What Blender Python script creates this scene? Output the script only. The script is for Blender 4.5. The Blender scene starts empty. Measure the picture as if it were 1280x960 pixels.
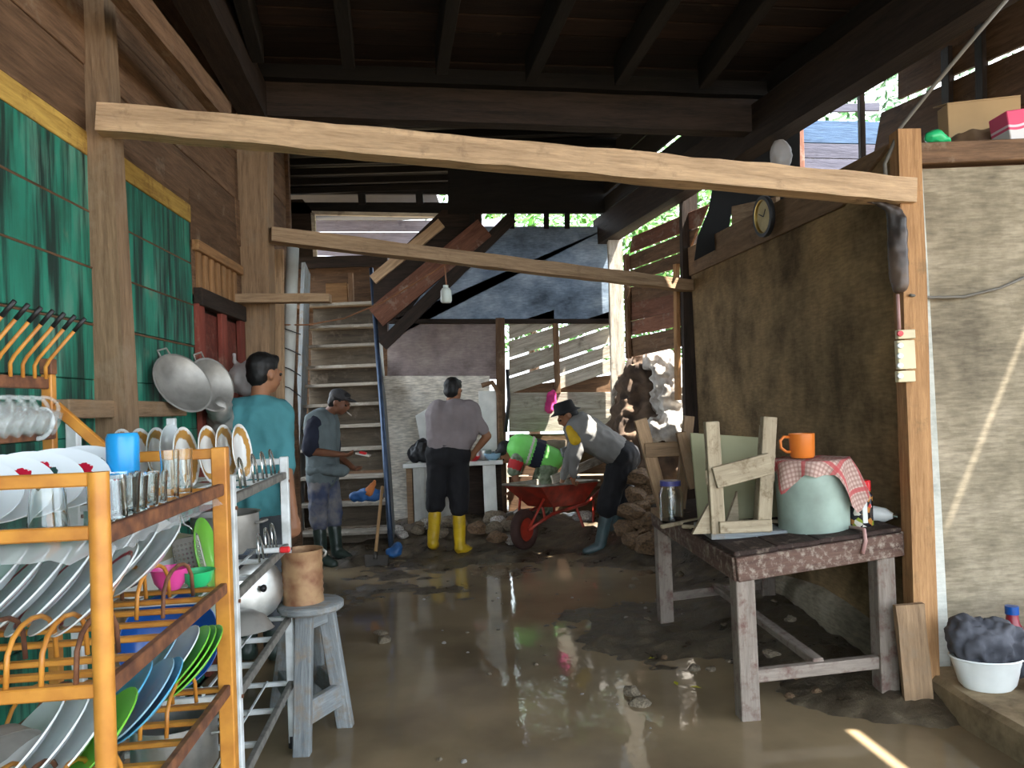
import bpy, bmesh, math, random
from mathutils import Vector as V, Matrix, noise
from mathutils.geometry import tessellate_polygon
random.seed(7)
SC = bpy.context.scene
COL = SC.collection
# ---------------------------------------------------------------- camera
FPX, CH = 961.0, 1.42
PITCH, ROLL = math.radians(1.49), math.radians(2.4)
C0 = V((0, 0, CH))
FV = V((0, math.cos(PITCH), math.sin(PITCH)))
_r0, _u0 = V((1, 0, 0)), V((0, -math.sin(PITCH), math.cos(PITCH)))
RV = _r0 * math.cos(ROLL) - _u0 * math.sin(ROLL)
UV = _r0 * math.sin(ROLL) + _u0 * math.cos(ROLL)
cam = bpy.data.cameras.new('camera'); cam.sensor_width = 36; cam.lens = FPX * 36 / 1280; cam.clip_start = .05
camo = bpy.data.objects.new('camera', cam); COL.objects.link(camo)
camo.matrix_world = Matrix.Translation(C0) @ Matrix((RV, UV, -FV)).transposed().to_4x4()
SC.camera = camo
# ---------------------------------------------------------------- light
w = bpy.data.worlds.new('world'); SC.world = w; w.use_nodes = True
w.node_tree.nodes['Background'].inputs[0].default_value = (.80, .90, 1.0, 1)
w.node_tree.nodes['Background'].inputs[1].default_value = 1.35
SUN = V((1, -.40, 2.05)).normalized()
sl = bpy.data.lights.new('sun', 'SUN'); sl.energy = 7.0; sl.angle = .009; sl.color = (1, .95, .86)
so = bpy.data.objects.new('sun', sl); COL.objects.link(so)
so.location = (6, -3, 12); so.rotation_euler = (-SUN).to_track_quat('-Z', 'Y').to_euler()
SC.view_settings.view_transform = 'Standard'; SC.view_settings.look = 'None'
SC.view_settings.gamma = 1; SC.view_settings.use_curve_mapping = False
SC.view_settings.exposure = 2.35
SC.cycles.use_denoising = True
SC.cycles.max_bounces = 10; SC.cycles.diffuse_bounces = 5; SC.cycles.sample_clamp_indirect = 6
# ---------------------------------------------------------------- pixels to places
def ray(px, py): return FV + RV * ((px - 640) / FPX) - UV * ((py - 480) / FPX)
def PY(px, py, Y): d = ray(px, py); return C0 + d * (Y / d.y)
def PZ(px, py, z=0.0): d = ray(px, py); return C0 + d * ((z - CH) / d.z)
def PL(px, py, pl): d = ray(px, py); return C0 + d * ((pl[0] - C0).dot(pl[1]) / d.dot(pl[1]))
ZUP = V((0, 0, 1))
def WLX(Y): return -1.50 - .057 * Y          # face of the left wall
def WRX(Y): return 2.03 - .057 * Y           # face of the partition on the right
LWALL = (V((-1.5, 0, 0)), V((1, .057, 0)).normalized())
RWALL = (V((2.03, 0, 0)), V((-1, -.057, 0)).normalized())
BACK = (V((0, 8.6, 0)), V((0, -1, 0)))
CONC = (V((0, 3.60, 0)), V((0, -1, 0)))
RB = (V((1.1, 8.5, 0)), V((-1.6, -.52, 0)).normalized())      # right back plank wall
OUT = (V((3.2, 3.6, 0)), V((-1, -.18, 0)).normalized())       # outer plank wall above the concrete room
# ---------------------------------------------------------------- materials
def lin(h):
    h = h.lstrip('#'); o = []
    for i in (0, 2, 4):
        x = int(h[i:i+2], 16) / 255
        o.append(x / 12.92 if x <= .04045 else ((x + .055) / 1.055) ** 2.4)
    return (*o, 1)
MATS = {}
def nodes(name):
    m = bpy.data.materials.new(name); m.use_nodes = True
    MATS[name] = m
    return m, m.node_tree, m.node_tree.nodes['Principled BSDF']
def N(t, typ, **kw):
    n = t.nodes.new(typ)
    for k, v in kw.items():
        if k.startswith('i_'): n.inputs[int(k[2:]) if k[2:].isdigit() else k[2:]].default_value = v
        else: setattr(n, k, v)
    return n
def ramp(t, stops):
    r = t.nodes.new('ShaderNodeValToRGB'); e = r.color_ramp.elements
    while len(e) < len(stops): e.new(.5)
    for i, (p, c) in enumerate(stops): e[i].position = p; e[i].color = c
    return r
def plain(name, h, rough=.6, metal=0, var=.12, scale=9, spec=.5, bump=0.0, h2=None, coat=0):
    """one colour with soft grime"""
    m, t, b = nodes(name); L = t.links.new
    tc = N(t, 'ShaderNodeTexCoord'); nz = N(t, 'ShaderNodeTexNoise'); nz.inputs['Scale'].default_value = scale; nz.inputs['Detail'].default_value = 6
    L(tc.outputs['Object'], nz.inputs['Vector'])
    c = lin(h); c2 = lin(h2) if h2 else (c[0] * (1 - var * 2.2), c[1] * (1 - var * 2.2), c[2] * (1 - var * 2.2), 1)
    r = ramp(t, [(.34, c2), (.62, c)]); L(nz.outputs[0], r.inputs[0]); L(r.outputs[0], b.inputs['Base Color'])
    b.inputs['Roughness'].default_value = rough; b.inputs['Metallic'].default_value = metal
    b.inputs['Specular IOR Level'].default_value = spec; b.inputs['Coat Weight'].default_value = coat
    if bump:
        bp = N(t, 'ShaderNodeBump'); bp.inputs['Strength'].default_value = bump; bp.inputs['Distance'].default_value = .02
        L(nz.outputs[0], bp.inputs['Height']); L(bp.outputs[0], b.inputs['Normal'])
    return m
def wood(name, h1, h2, mud=None, rough=.75, sx=1.6, sy=20, mudamt=.5, ms=5.5, bump=.6, var=.28):
    """grain runs along each board's own X axis"""
    m, t, b = nodes(name); L = t.links.new
    tc = N(t, 'ShaderNodeTexCoord'); oi = N(t, 'ShaderNodeObjectInfo')
    ad = N(t, 'ShaderNodeVectorMath', operation='ADD'); mu = N(t, 'ShaderNodeMath', operation='MULTIPLY'); mu.inputs[1].default_value = 37
    L(oi.outputs['Random'], mu.inputs[0]); L(tc.outputs['Object'], ad.inputs[0]); L(mu.outputs[0], ad.inputs[1])
    mp = N(t, 'ShaderNodeMapping'); mp.inputs['Scale'].default_value = (sx, sy, sy); L(ad.outputs[0], mp.inputs[0])
    nz = N(t, 'ShaderNodeTexNoise'); nz.inputs['Scale'].default_value = 1.6; nz.inputs['Detail'].default_value = 8; nz.inputs['Distortion'].default_value = .6
    L(mp.outputs[0], nz.inputs['Vector'])
    fn = N(t, 'ShaderNodeTexNoise'); fn.inputs['Scale'].default_value = 1; fn.inputs['Detail'].default_value = 5; fn.inputs['Roughness'].default_value = .7
    mf = N(t, 'ShaderNodeMapping'); mf.inputs['Scale'].default_value = (11, 120, 120); L(ad.outputs[0], mf.inputs[0]); L(mf.outputs[0], fn.inputs['Vector'])
    av = N(t, 'ShaderNodeMath', operation='MULTIPLY_ADD'); av.inputs[1].default_value = .45; mh = N(t, 'ShaderNodeMath', operation='MULTIPLY'); mh.inputs[1].default_value = .55
    L(nz.outputs[0], mh.inputs[0]); L(fn.outputs[0], av.inputs[0]); L(mh.outputs[0], av.inputs[2])
    r = ramp(t, [(.34, lin(h1)), (.64, lin(h2))]); L(av.outputs[0], r.inputs[0])
    hs = N(t, 'ShaderNodeHueSaturation'); mr = N(t, 'ShaderNodeMapRange'); mr.inputs[3].default_value = 1 - var; mr.inputs[4].default_value = 1 + var
    L(oi.outputs['Random'], mr.inputs[0]); L(mr.outputs[0], hs.inputs['Value']); L(r.outputs[0], hs.inputs['Color'])
    out = hs.outputs[0]
    if mud:
        n2 = N(t, 'ShaderNodeTexNoise'); n2.inputs['Scale'].default_value = ms; n2.inputs['Detail'].default_value = 9; n2.inputs['Roughness'].default_value = .7
        L(ad.outputs[0], n2.inputs['Vector'])
        r2 = ramp(t, [(.62 - .3 * mudamt, (0, 0, 0, 1)), (.78 - .3 * mudamt, (1, 1, 1, 1))]); L(n2.outputs[0], r2.inputs[0])
        mx = N(t, 'ShaderNodeMixRGB'); mx.inputs[2].default_value = lin(mud); L(r2.outputs[0], mx.inputs[0]); L(out, mx.inputs[1]); out = mx.outputs[0]
    L(out, b.inputs['Base Color']); b.inputs['Roughness'].default_value = rough; b.inputs['Specular IOR Level'].default_value = .25
    bp = N(t, 'ShaderNodeBump'); bp.inputs['Strength'].default_value = bump; bp.inputs['Distance'].default_value = .01
    L(av.outputs[0], bp.inputs['Height']); L(bp.outputs[0], b.inputs['Normal'])
    return m
# ---------------------------------------------------------------- mesh builder
class MB:
    def __init__(s): s.v = []; s.f = []
    def add(s, vs, fs):
        o = len(s.v); s.v += [V(v) for v in vs]; s.f += [tuple(i + o for i in f) for f in fs]; return s
    def box(s, c, d, M=None):
        c = V(c); M = M or Matrix.Identity(3)
        vs = [c + M @ V((x * d[0] / 2, y * d[1] / 2, z * d[2] / 2)) for x in (-1, 1) for y in (-1, 1) for z in (-1, 1)]
        return s.add(vs, [(0, 1, 3, 2), (4, 6, 7, 5), (0, 4, 5, 1), (2, 3, 7, 6), (0, 2, 6, 4), (1, 5, 7, 3)])
    def bar(s, p0, p1, w, h, up=ZUP):
        p0 = V(p0); p1 = V(p1); x = (p1 - p0); l = x.length; x.normalize()
        y = V(up).cross(x)
        if y.length < 1e-4: y = V((1, 0, 0)).cross(x)
        y.normalize(); z = x.cross(y)
        return s.box((p0 + p1) / 2, (l, w, h), Matrix((x, y, z)).transposed())
    def tube(s, pts, r, n=8, cap=True):
        pts = [V(p) for p in pts]; k = len(pts); rs = r if isinstance(r, (list, tuple)) else [r] * k
        vs = []; fs = []; ref = None
        for i, p in enumerate(pts):
            d = (pts[min(i + 1, k - 1)] - pts[max(i - 1, 0)]).normalized()
            if ref is None: ref = V((0, 0, 1)) if abs(d.z) < .9 else V((1, 0, 0))
            a = (ref - d * ref.dot(d)).normalized(); ref = a; b = d.cross(a)
            vs += [p + (a * math.cos(2 * math.pi * j / n) + b * math.sin(2 * math.pi * j / n)) * rs[i] for j in range(n)]
        for i in range(k - 1):
            for j in range(n): fs.append((i * n + j, i * n + (j + 1) % n, (i + 1) * n + (j + 1) % n, (i + 1) * n + j))
        if cap: fs += [tuple(range(n - 1, -1, -1)), tuple(range((k - 1) * n, k * n))]
        return s.add(vs, fs)
    def lathe(s, prof, n=24, M=None, sx=1, sy=1):
        M = M or Matrix.Identity(4); vs = []; fs = []; k = len(prof)
        for r, z in prof: vs += [M @ V((r * math.cos(2 * math.pi * j / n) * sx, r * math.sin(2 * math.pi * j / n) * sy, z)) for j in range(n)]
        for i in range(k - 1):
            for j in range(n): fs.append((i * n + j, i * n + (j + 1) % n, (i + 1) * n + (j + 1) % n, (i + 1) * n + j))
        if prof[0][0] > 1e-5: fs.append(tuple(range(n - 1, -1, -1)))
        if prof[-1][0] > 1e-5: fs.append(tuple(range((k - 1) * n, k * n)))
        return s.add(vs, fs)
    def ring(s, prof, n=24, M=None):          # closed profile swept round: open hollow shapes
        M = M or Matrix.Identity(4); vs = []; fs = []; k = len(prof)
        for r, z in prof: vs += [M @ V((r * math.cos(2 * math.pi * j / n), r * math.sin(2 * math.pi * j / n), z)) for j in range(n)]
        for i in range(k):
            for j in range(n): fs.append((i * n + j, i * n + (j + 1) % n, ((i + 1) % k) * n + (j + 1) % n, ((i + 1) % k) * n + j))
        return s.add(vs, fs)
    def prism(s, poly, d):
        poly = [V(p) for p in poly]; d = V(d); n = len(poly)
        fs = [tuple(range(n - 1, -1, -1)), tuple(range(n, 2 * n))] + [(i, (i + 1) % n, n + (i + 1) % n, n + i) for i in range(n)]
        return s.add(poly + [p + d for p in poly], fs)
    def mesh(s, name, mat=None, smooth=False, bevel=0, jit=0):
        me = bpy.data.meshes.new(name)
        if jit:
            for v in s.v: v += V((random.uniform(-jit, jit), random.uniform(-jit, jit), random.uniform(-jit, jit)))
        me.from_pydata([tuple(v) for v in s.v], [], s.f)
        bm = bmesh.new(); bm.from_mesh(me)
        bmesh.ops.remove_doubles(bm, verts=bm.verts, dist=1e-6)
        bmesh.ops.recalc_face_normals(bm, faces=bm.faces)
        if bevel: bmesh.ops.bevel(bm, geom=list(bm.edges), offset=bevel, segments=1, affect='EDGES')
        bm.to_mesh(me); bm.free()
        if smooth:
            me.shade_smooth()
            if smooth == 2: me.set_sharp_from_angle(angle=math.radians(40))
        if mat: me.materials.append(MATS[mat])
        return me
    def build(s, name, mat, parent=None, smooth=False, bevel=0, jit=0, world=False, M=None, **tags):
        return link(name, s.mesh(name, mat, smooth, bevel, jit), parent, world, M, **tags)
def link(name, me, parent=None, world=False, M=None, label=None, cat=None, group=None, kind=None):
    o = bpy.data.objects.new(name, me); COL.objects.link(o)
    if M is not None: o.matrix_basis = M
    if parent is not None:
        o.parent = parent
        if world: o.matrix_parent_inverse = WM(parent).inverted()
    if label: o['label'] = label
    if cat: o['category'] = cat
    if group: o['group'] = group
    if kind: o['kind'] = kind
    return o
def WM(o):
    m = o.matrix_basis.copy()
    while o.parent is not None: m = o.parent.matrix_basis @ o.matrix_parent_inverse @ m; o = o.parent
    return m
def thing(name, label, cat, loc=(0, 0, 0), rz=0, group=None, M=None, kind=None):
    return link(name, None, None, False, M if M is not None else Matrix.Translation(V(loc)) @ Matrix.Rotation(rz, 4, 'Z'), label, cat, group, kind)
def dup(o, M=None, parent=None, label=None, group=None):
    c = o.copy(); COL.objects.link(c); c.parent = parent
    if M is not None: c.matrix_basis = M
    if label: c['label'] = label
    if group: c['group'] = group
    for ch in list(o.children):
        if ch != c: dup(ch, None, c)
    return c
def frame(x, up=ZUP):
    x = V(x).normalized(); z = V(up) - x * V(up).dot(x)
    if z.length < 1e-4: z = V((1, 0, 0)) - x * x.x
    z.normalize(); y = z.cross(x)
    return x, y, z
def board(name, p0, p1, w, t, mat, up=ZUP, parent=None, bevel=.004, seg=1, jit=0, **tags):
    """a timber from p0 to p1: width w along `up`, thickness t across; its own X axis is its length"""
    p0 = V(p0); p1 = V(p1); x, y, z = frame(p1 - p0, up); L = (p1 - p0).length
    mb = MB()
    vs = []; fs = []
    for i in range(seg + 1):
        xx = -L / 2 + L * i / seg
        for yy, zz in ((-t/2, -w/2), (t/2, -w/2), (t/2, w/2), (-t/2, w/2)):
            vs.append((xx, yy + random.uniform(-jit, jit), zz + random.uniform(-jit, jit)))
    for i in range(seg):
        for j in range(4): fs.append((i*4 + j, i*4 + (j+1) % 4, i*4 + 4 + (j+1) % 4, i*4 + 4 + j))
    fs += [(3, 2, 1, 0), tuple(seg*4 + j for j in range(4))]
    mb.add(vs, fs)
    M = Matrix.Translation((p0 + p1) / 2) @ Matrix((x, y, z)).transposed().to_4x4()
    return link(name, mb.mesh(name, mat, bevel=bevel if seg == 1 else 0), parent, parent is not None, M, **tags)
def plank(name, pl, q, t, mat, parent=None, off=0.0, back=True, **tags):
    """a plank whose face on plane pl has the four photo corners q = TL, TR, BR, BL; thickness goes away from the viewer"""
    P = [PL(x, y, pl) for x, y in q]; nrm = pl[1]
    c = sum(P, V((0, 0, 0))) / 4; x = ((P[1] - P[0]) + (P[2] - P[3]))
    x, y, z = frame(x, -nrm); R = Matrix((x, y, z)).transposed(); Ri = R.transposed()
    loc = [Ri @ (p - c + nrm * off) for p in P]
    mb = MB(); mb.prism(loc, (0, 0, t))
    return link(name, mb.mesh(name, mat, bevel=.003), parent, parent is not None, Matrix.Translation(c) @ R.to_4x4(), **tags)
# ---------------------------------------------------------------- organic bodies
def capsule(bm_mb, p0, p1, r0, r1, n=12, flat=None):
    p0 = V(p0); p1 = V(p1); d = p1 - p0; L = d.length
    if L < 1e-5: d = V((0, 0, 1)); L = 1e-4
    x, y, z = frame(d); R = Matrix((y, z, x)).transposed()
    prof = [(1e-4, -r0)] + [(r0 * math.sin(a), -r0 * math.cos(a)) for a in (.5, 1.05)] + [(r0, 0), (r1, L)] + [(r1 * math.cos(a), L + r1 * math.sin(a)) for a in (.5, 1.05)] + [(1e-4, L + r1)]
    bm_mb.lathe(prof, n, Matrix.Translation(p0) @ R.to_4x4())
def ellips(mb, c, rad, R=None, n=16):
    R = R or Matrix.Identity(3)
    M = Matrix.Translation(V(c)) @ R.to_4x4() @ Matrix.Diagonal((*rad, 1))
    prof = [(max(1e-4, math.sin(math.pi * i / 10)), -math.cos(math.pi * i / 10)) for i in range(11)]
    mb.lathe(prof, n, M)
def organic(name, shapes, mat, parent=None, voxel=.011, smooth=5, wr=0, ws=9, sl=0.5, **tags):
    """union of tapered limbs and ellipsoids grown into one continuous skin"""
    mb = MB()
    for s in shapes:
        if s[0] == 'c': capsule(mb, *s[1:])
        elif s[0] == 'e': ellips(mb, *s[1:])
        elif s[0] == 'b': mb.box(*s[1:])
    me = bpy.data.meshes.new('tmp'); me.from_pydata([tuple(v) for v in mb.v], [], mb.f)
    bm = bmesh.new(); bm.from_mesh(me); bmesh.ops.recalc_face_normals(bm, faces=bm.faces); bm.to_mesh(me); bm.free()
    o = bpy.data.objects.new('tmp', me); COL.objects.link(o)
    md = o.modifiers.new('r', 'REMESH'); md.mode = 'VOXEL'; md.voxel_size = voxel
    if smooth: ms = o.modifiers.new('s', 'SMOOTH'); ms.iterations = smooth; ms.factor = sl
    dg = bpy.context.evaluated_depsgraph_get(); out = bpy.data.meshes.new_from_object(o.evaluated_get(dg))
    bpy.data.objects.remove(o); bpy.data.meshes.remove(me)
    if wr:
        for v, nn in zip(out.vertices, [x.vector.copy() for x in out.vertex_normals]):
            p = v.co * ws; q = V((p.x, p.y, p.z * .55)); k = noise.noise(q) + .5 * noise.noise(p * 2.3) + 1.3 * (.35 - abs(noise.noise(V((p.x * 1.1 + p.z * .6, p.y * 1.1, p.z * .9 - p.x * .4)))))
            v.co += nn * (k * wr)
    out.materials.clear(); out.materials.append(MATS[mat]); out.shade_smooth(); out.name = name
    return link(name, out, parent, parent is not None, None, **tags)
# ================================================================ materials of the setting
wood('pale_timber', '#8b7258', '#bd9f7e', mud='#7c6650', mudamt=.18, sy=26)
wood('post_timber', '#735c46', '#a28567', mud='#8a7660', mudamt=.3, sy=24)
wood('orange_timber', '#7d5a3a', '#a88058', mud='#7c6448', mudamt=.2, sy=24)
wood('mid_timber', '#665039', '#917458', mud='#4a3a2c', mudamt=.2, sy=18)
wood('brown_plank', '#4a3626', '#7d6048', mud='#8a7763', mudamt=.12, sy=15)
wood('red_plank', '#5c3a2c', '#8c5f4b', mud='#8f8072', mudamt=.25, sy=15)
wood('grey_plank', '#8d8375', '#d2c9ba', mud='#6a6157', mudamt=.2, sy=15, var=.15)
wood('shed_plank', '#403f4a', '#5d5b68', mud='#3f3d48', mudamt=.2, sy=15, var=.1)
wood('shed_blue', '#31435a', '#4c6583', sy=15, var=.1)
wood('lavender_plank', '#8d8996', '#bbb6c5', mud='#7c7885', mudamt=.2, sy=15, var=.1)
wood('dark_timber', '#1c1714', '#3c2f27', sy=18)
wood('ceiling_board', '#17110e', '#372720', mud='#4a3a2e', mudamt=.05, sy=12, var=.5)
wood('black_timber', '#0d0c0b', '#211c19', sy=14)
wood('ochre_plank', '#8a6a32', '#c3a051', mud='#6d4a2c', mudamt=.35, sy=14)
wood('riser_wood', '#3f372e', '#625748', mud='#756a5c', mudamt=.25, sy=16)
wood('stair_tread', '#7c7366', '#a89f92', mud='#b8afa2', mudamt=.35, sy=18)
wood('red_door', '#5a2a22', '#7f4034', mud='#8b6a5a', mudamt=.2, sy=18)
def green():
    m, t, b = nodes('green_paint'); L = t.links.new
    g = N(t, 'ShaderNodeNewGeometry'); oi = N(t, 'ShaderNodeObjectInfo')
    mp = N(t, 'ShaderNodeMapping'); mp.inputs['Scale'].default_value = (0, 13, .9); L(g.outputs['Position'], mp.inputs[0])
    n1 = N(t, 'ShaderNodeTexNoise'); n1.inputs['Scale'].default_value = 1.3; n1.inputs['Detail'].default_value = 7; n1.inputs['Roughness'].default_value = .62; L(mp.outputs[0], n1.inputs[0])
    mp2 = N(t, 'ShaderNodeMapping'); mp2.inputs['Scale'].default_value = (1, 3.2, 1.4); L(g.outputs['Position'], mp2.inputs[0])
    n2 = N(t, 'ShaderNodeTexNoise'); n2.inputs['Scale'].default_value = 2.2; n2.inputs['Detail'].default_value = 8; L(mp2.outputs[0], n2.inputs[0])
    r1 = ramp(t, [(.40, (1, 1, 1, 1)), (.55, (0, 0, 0, 1))]); L(n1.outputs[0], r1.inputs[0])
    r2 = ramp(t, [(.30, lin('#18634f')), (.55, lin('#238069')), (.74, lin('#5f917d'))]); L(n2.outputs[0], r2.inputs[0])
    mx = N(t, 'ShaderNodeMixRGB'); mx.inputs[2].default_value = lin('#0d2b24'); L(r1.outputs[0], mx.inputs[0]); L(r2.outputs[0], mx.inputs[1])
    n3 = N(t, 'ShaderNodeTexNoise'); n3.inputs['Scale'].default_value = 3.1; n3.inputs['Detail'].default_value = 9; L(g.outputs['Position'], n3.inputs[0])
    r3 = ramp(t, [(.66, (0, 0, 0, 1)), (.74, (.8, .8, .8, 1))]); L(n3.outputs[0], r3.inputs[0])
    m3 = N(t, 'ShaderNodeMixRGB'); m3.inputs[2].default_value = lin('#6f7a63'); L(r3.outputs[0], m3.inputs[0]); L(mx.outputs[0], m3.inputs[1])
    L(m3.outputs[0], b.inputs['Base Color']); b.inputs['Roughness'].default_value = .55
    bp = N(t, 'ShaderNodeBump'); bp.inputs['Strength'].default_value = .5; bp.inputs['Distance'].default_value = .01; L(n1.outputs[0], bp.inputs['Height']); L(bp.outputs[0], b.inputs['Normal'])
green()
def plaster(name, c1, c2, c3, sc=(1, 1, 1), rough=.9, weave=0.0, s=2.2):
    m, t, b = nodes(name); L = t.links.new
    g = N(t, 'ShaderNodeNewGeometry'); mp = N(t, 'ShaderNodeMapping'); mp.inputs['Scale'].default_value = sc; L(g.outputs['Position'], mp.inputs[0])
    n1 = N(t, 'ShaderNodeTexNoise'); n1.inputs['Scale'].default_value = s; n1.inputs['Detail'].default_value = 12; n1.inputs['Roughness'].default_value = .68; L(mp.outputs[0], n1.inputs[0])
    r = ramp(t, [(.33, lin(c1)), (.5, lin(c2)), (.68, lin(c3))]); L(n1.outputs[0], r.inputs[0]); out = r.outputs[0]
    mp2 = N(t, 'ShaderNodeMapping'); mp2.inputs['Scale'].default_value = (9, 9, 52); L(g.outputs['Position'], mp2.inputs[0])
    n2 = N(t, 'ShaderNodeTexNoise'); n2.inputs['Scale'].default_value = 1.5; n2.inputs['Detail'].default_value = 5; L(mp2.outputs[0], n2.inputs[0])
    r2 = ramp(t, [(.35, (1 - weave, 1 - weave, 1 - weave, 1)), (.65, (1 + weave * .4, 1 + weave * .4, 1 + weave * .4, 1))]); L(n2.outputs[0], r2.inputs[0])
    mx = N(t, 'ShaderNodeMixRGB', blend_type='MULTIPLY'); mx.inputs[0].default_value = 1; L(out, mx.inputs[1]); L(r2.outputs[0], mx.inputs[2])
    L(mx.outputs[0], b.inputs['Base Color']); b.inputs['Roughness'].default_value = rough; b.inputs['Specular IOR Level'].default_value = .2
    bp = N(t, 'ShaderNodeBump'); bp.inputs['Strength'].default_value = .35; bp.inputs['Distance'].default_value = .015; L(n1.outputs[0], bp.inputs['Height']); L(bp.outputs[0], b.inputs['Normal'])
plaster('concrete_grey', '#6f6657', '#8f8470', '#ada08b', weave=.25)
plaster('concrete_brown', '#4e3f2b', '#826c4e', '#a88a62', weave=.2, s=1.8)
plaster('concrete_strip', '#9fa19a', '#bfc1b9', '#d0d0c8', weave=.1, s=6)
plaster('soot_wall', '#665b58', '#8a7d7b', '#a3978f', weave=.15)
plaster('whitewash', '#b8ad9c', '#ddd5c7', '#ebe5da', weave=.35)
plaster('blue_wall', '#4a5663', '#7c8c9e', '#a9b8c8', sc=(1, 1, 1.6), weave=.2, s=1.7)
plaster('step_concrete', '#5a4c3a', '#857359', '#a08c70', s=5)
plaster('soil', '#4d4234', '#75664f', '#8f8067', s=1.5)
def mudmat():
    m, t, b = nodes('mud'); L = t.links.new
    g = N(t, 'ShaderNodeNewGeometry')
    n1 = N(t, 'ShaderNodeTexNoise'); n1.inputs['Scale'].default_value = 6; n1.inputs['Detail'].default_value = 12; n1.inputs['Roughness'].default_value = .7; L(g.outputs['Position'], n1.inputs[0])
    r = ramp(t, [(.32, lin('#2b241b')), (.52, lin('#54493a')), (.72, lin('#7d705b'))]); L(n1.outputs[0], r.inputs[0]); L(r.outputs[0], b.inputs['Base Color'])
    rr = ramp(t, [(.3, (.18, .18, .18, 1)), (.7, (.6, .6, .6, 1))]); L(n1.outputs[0], rr.inputs[0]); L(rr.outputs[0], b.inputs['Roughness'])
    bp = N(t, 'ShaderNodeBump'); bp.inputs['Strength'].default_value = .8; bp.inputs['Distance'].default_value = .03; L(n1.outputs[0], bp.inputs['Height']); L(bp.outputs[0], b.inputs['Normal'])
    m, t, b = nodes('muddy_water'); L = t.links.new
    g = N(t, 'ShaderNodeNewGeometry')
    n1 = N(t, 'ShaderNodeTexNoise'); n1.inputs['Scale'].default_value = 1.3; n1.inputs['Detail'].default_value = 8; L(g.outputs['Position'], n1.inputs[0])
    r = ramp(t, [(.35, lin('#73644f')), (.6, lin('#958266'))]); L(n1.outputs[0], r.inputs[0]); L(r.outputs[0], b.inputs['Base Color'])
    b.inputs['Roughness'].default_value = .045; b.inputs['IOR'].default_value = 1.36
    mp = N(t, 'ShaderNodeMapping'); mp.inputs['Scale'].default_value = (1, .6, 1); L(g.outputs['Position'], mp.inputs[0])
    n2 = N(t, 'ShaderNodeTexNoise'); n2.inputs['Scale'].default_value = 9; n2.inputs['Detail'].default_value = 4; L(mp.outputs[0], n2.inputs[0])
    bp = N(t, 'ShaderNodeBump'); bp.inputs['Strength'].default_value = .09; bp.inputs['Distance'].default_value = .02; L(n2.outputs[0], bp.inputs['Height']); L(bp.outputs[0], b.inputs['Normal'])
mudmat()
plain('roof_metal', '#3a3633', .6, .3)
plain('leaf_green', '#4c8a26', .6, 0, .3, 3)
plain('leaf_dark', '#2f6420', .6, 0, .3, 3)
plain('bark', '#5a4636', .9)
# ================================================================ ground, mud floor, water
def sstep(a, b, x):
    t = min(1, max(0, (x - a) / (b - a))); return t * t * (3 - 2 * t)
def mudh(x, y):
    p = V((x, y, 0))
    n = noise.noise(p * 1.1) * .035 + noise.noise(p * 3.7) * .022 + noise.noise(p * 8) * .018 + noise.noise(p * 21) * .012
    h = -.055 + n
    h += .20 * sstep(6.9, 8.4, y) + .05 * sstep(5.4, 7.4, y) * (.6 + noise.noise(p * 2.2))
    h += .055 * sstep(4.2, 5.4, y) * max(0, .25 + noise.noise(p * 1.6 + V((4, 2, 0)))) + .012 * noise.noise(p * 13) * sstep(4, 5, y)
    d = WRX(y) - x
    h += sstep(.85, .05, d) * .13 * sstep(3.0, 3.5, y) + sstep(.5, .1, abs(x - 1.35)) * .045 * sstep(3.2, 3.6, y) * sstep(4.4, 3.6, y)
    h += sstep(1.0, .1, abs(x - .95)) * .075 * sstep(3.7, 4.4, y) * sstep(6.4, 4.8, y)
    h += math.exp(-(((x - 1.35) / .42) ** 2 + ((y - 7.3) / .6) ** 2)) * .38
    h += math.exp(-(((x + 1.15) / .5) ** 2 + ((y - 6.4) / .7) ** 2)) * .05
    h += math.exp(-(((x + .75) / .45) ** 2 + ((y - 8.1) / .4) ** 2)) * .12 + math.exp(-(((x - .05) / .4) ** 2 + ((y - 8.1) / .35) ** 2)) * .12
    return h
def build_mud():
    x0, x1, y0, y1, s = -2.7, 2.1, 1.0, 9.6, .03
    nx, ny = int((x1 - x0) / s), int((y1 - y0) / s)
    vs = [(x0 + i * s, y0 + j * s, mudh(x0 + i * s, y0 + j * s)) for j in range(ny + 1) for i in range(nx + 1)]
    fs = [(j * (nx + 1) + i, j * (nx + 1) + i + 1, (j + 1) * (nx + 1) + i + 1, (j + 1) * (nx + 1) + i) for j in range(ny) for i in range(nx)]
    MB().add(vs, fs).build('floor', 'mud', smooth=True, kind='structure', label='wet uneven mud floor of the house')
build_mud()
MB().add([(WLX(1) + .02, 1.0, 0), (1.9, 1.0, 0), (WRX(3.6), 3.6, 0), (WRX(6.97), 6.97, 0), (1.25, 8.0, 0), (1.25, 8.2, 0), (-2.7, 8.2, 0), (-2.7, 6.68, 0), (WLX(6.6) + .02, 6.6, 0)], [tuple(range(9))]).build('muddy_water', 'muddy_water', kind='stuff', label='shallow brown flood water standing on the mud floor', cat='water')
MB().box((0, 0, -.22), (60, 60, .1)).build('ground', 'soil', kind='structure')
# concrete step beside the partition
pts = []
for k in range(13):
    y = 3.58 - k * .2; pts.append((1.80 + (3.58 - y) * .05 + noise.noise(V((k * .7, 3, 1))) * .035, y, -.1))
pts += [(4.6, 1.18, -.1), (4.6, 3.58, -.1)]
MB().prism(pts, (0, 0, .235)).build('step', 'step_concrete', bevel=.02, kind='structure', label='rough concrete step in front of the grey concrete wall')
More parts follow.
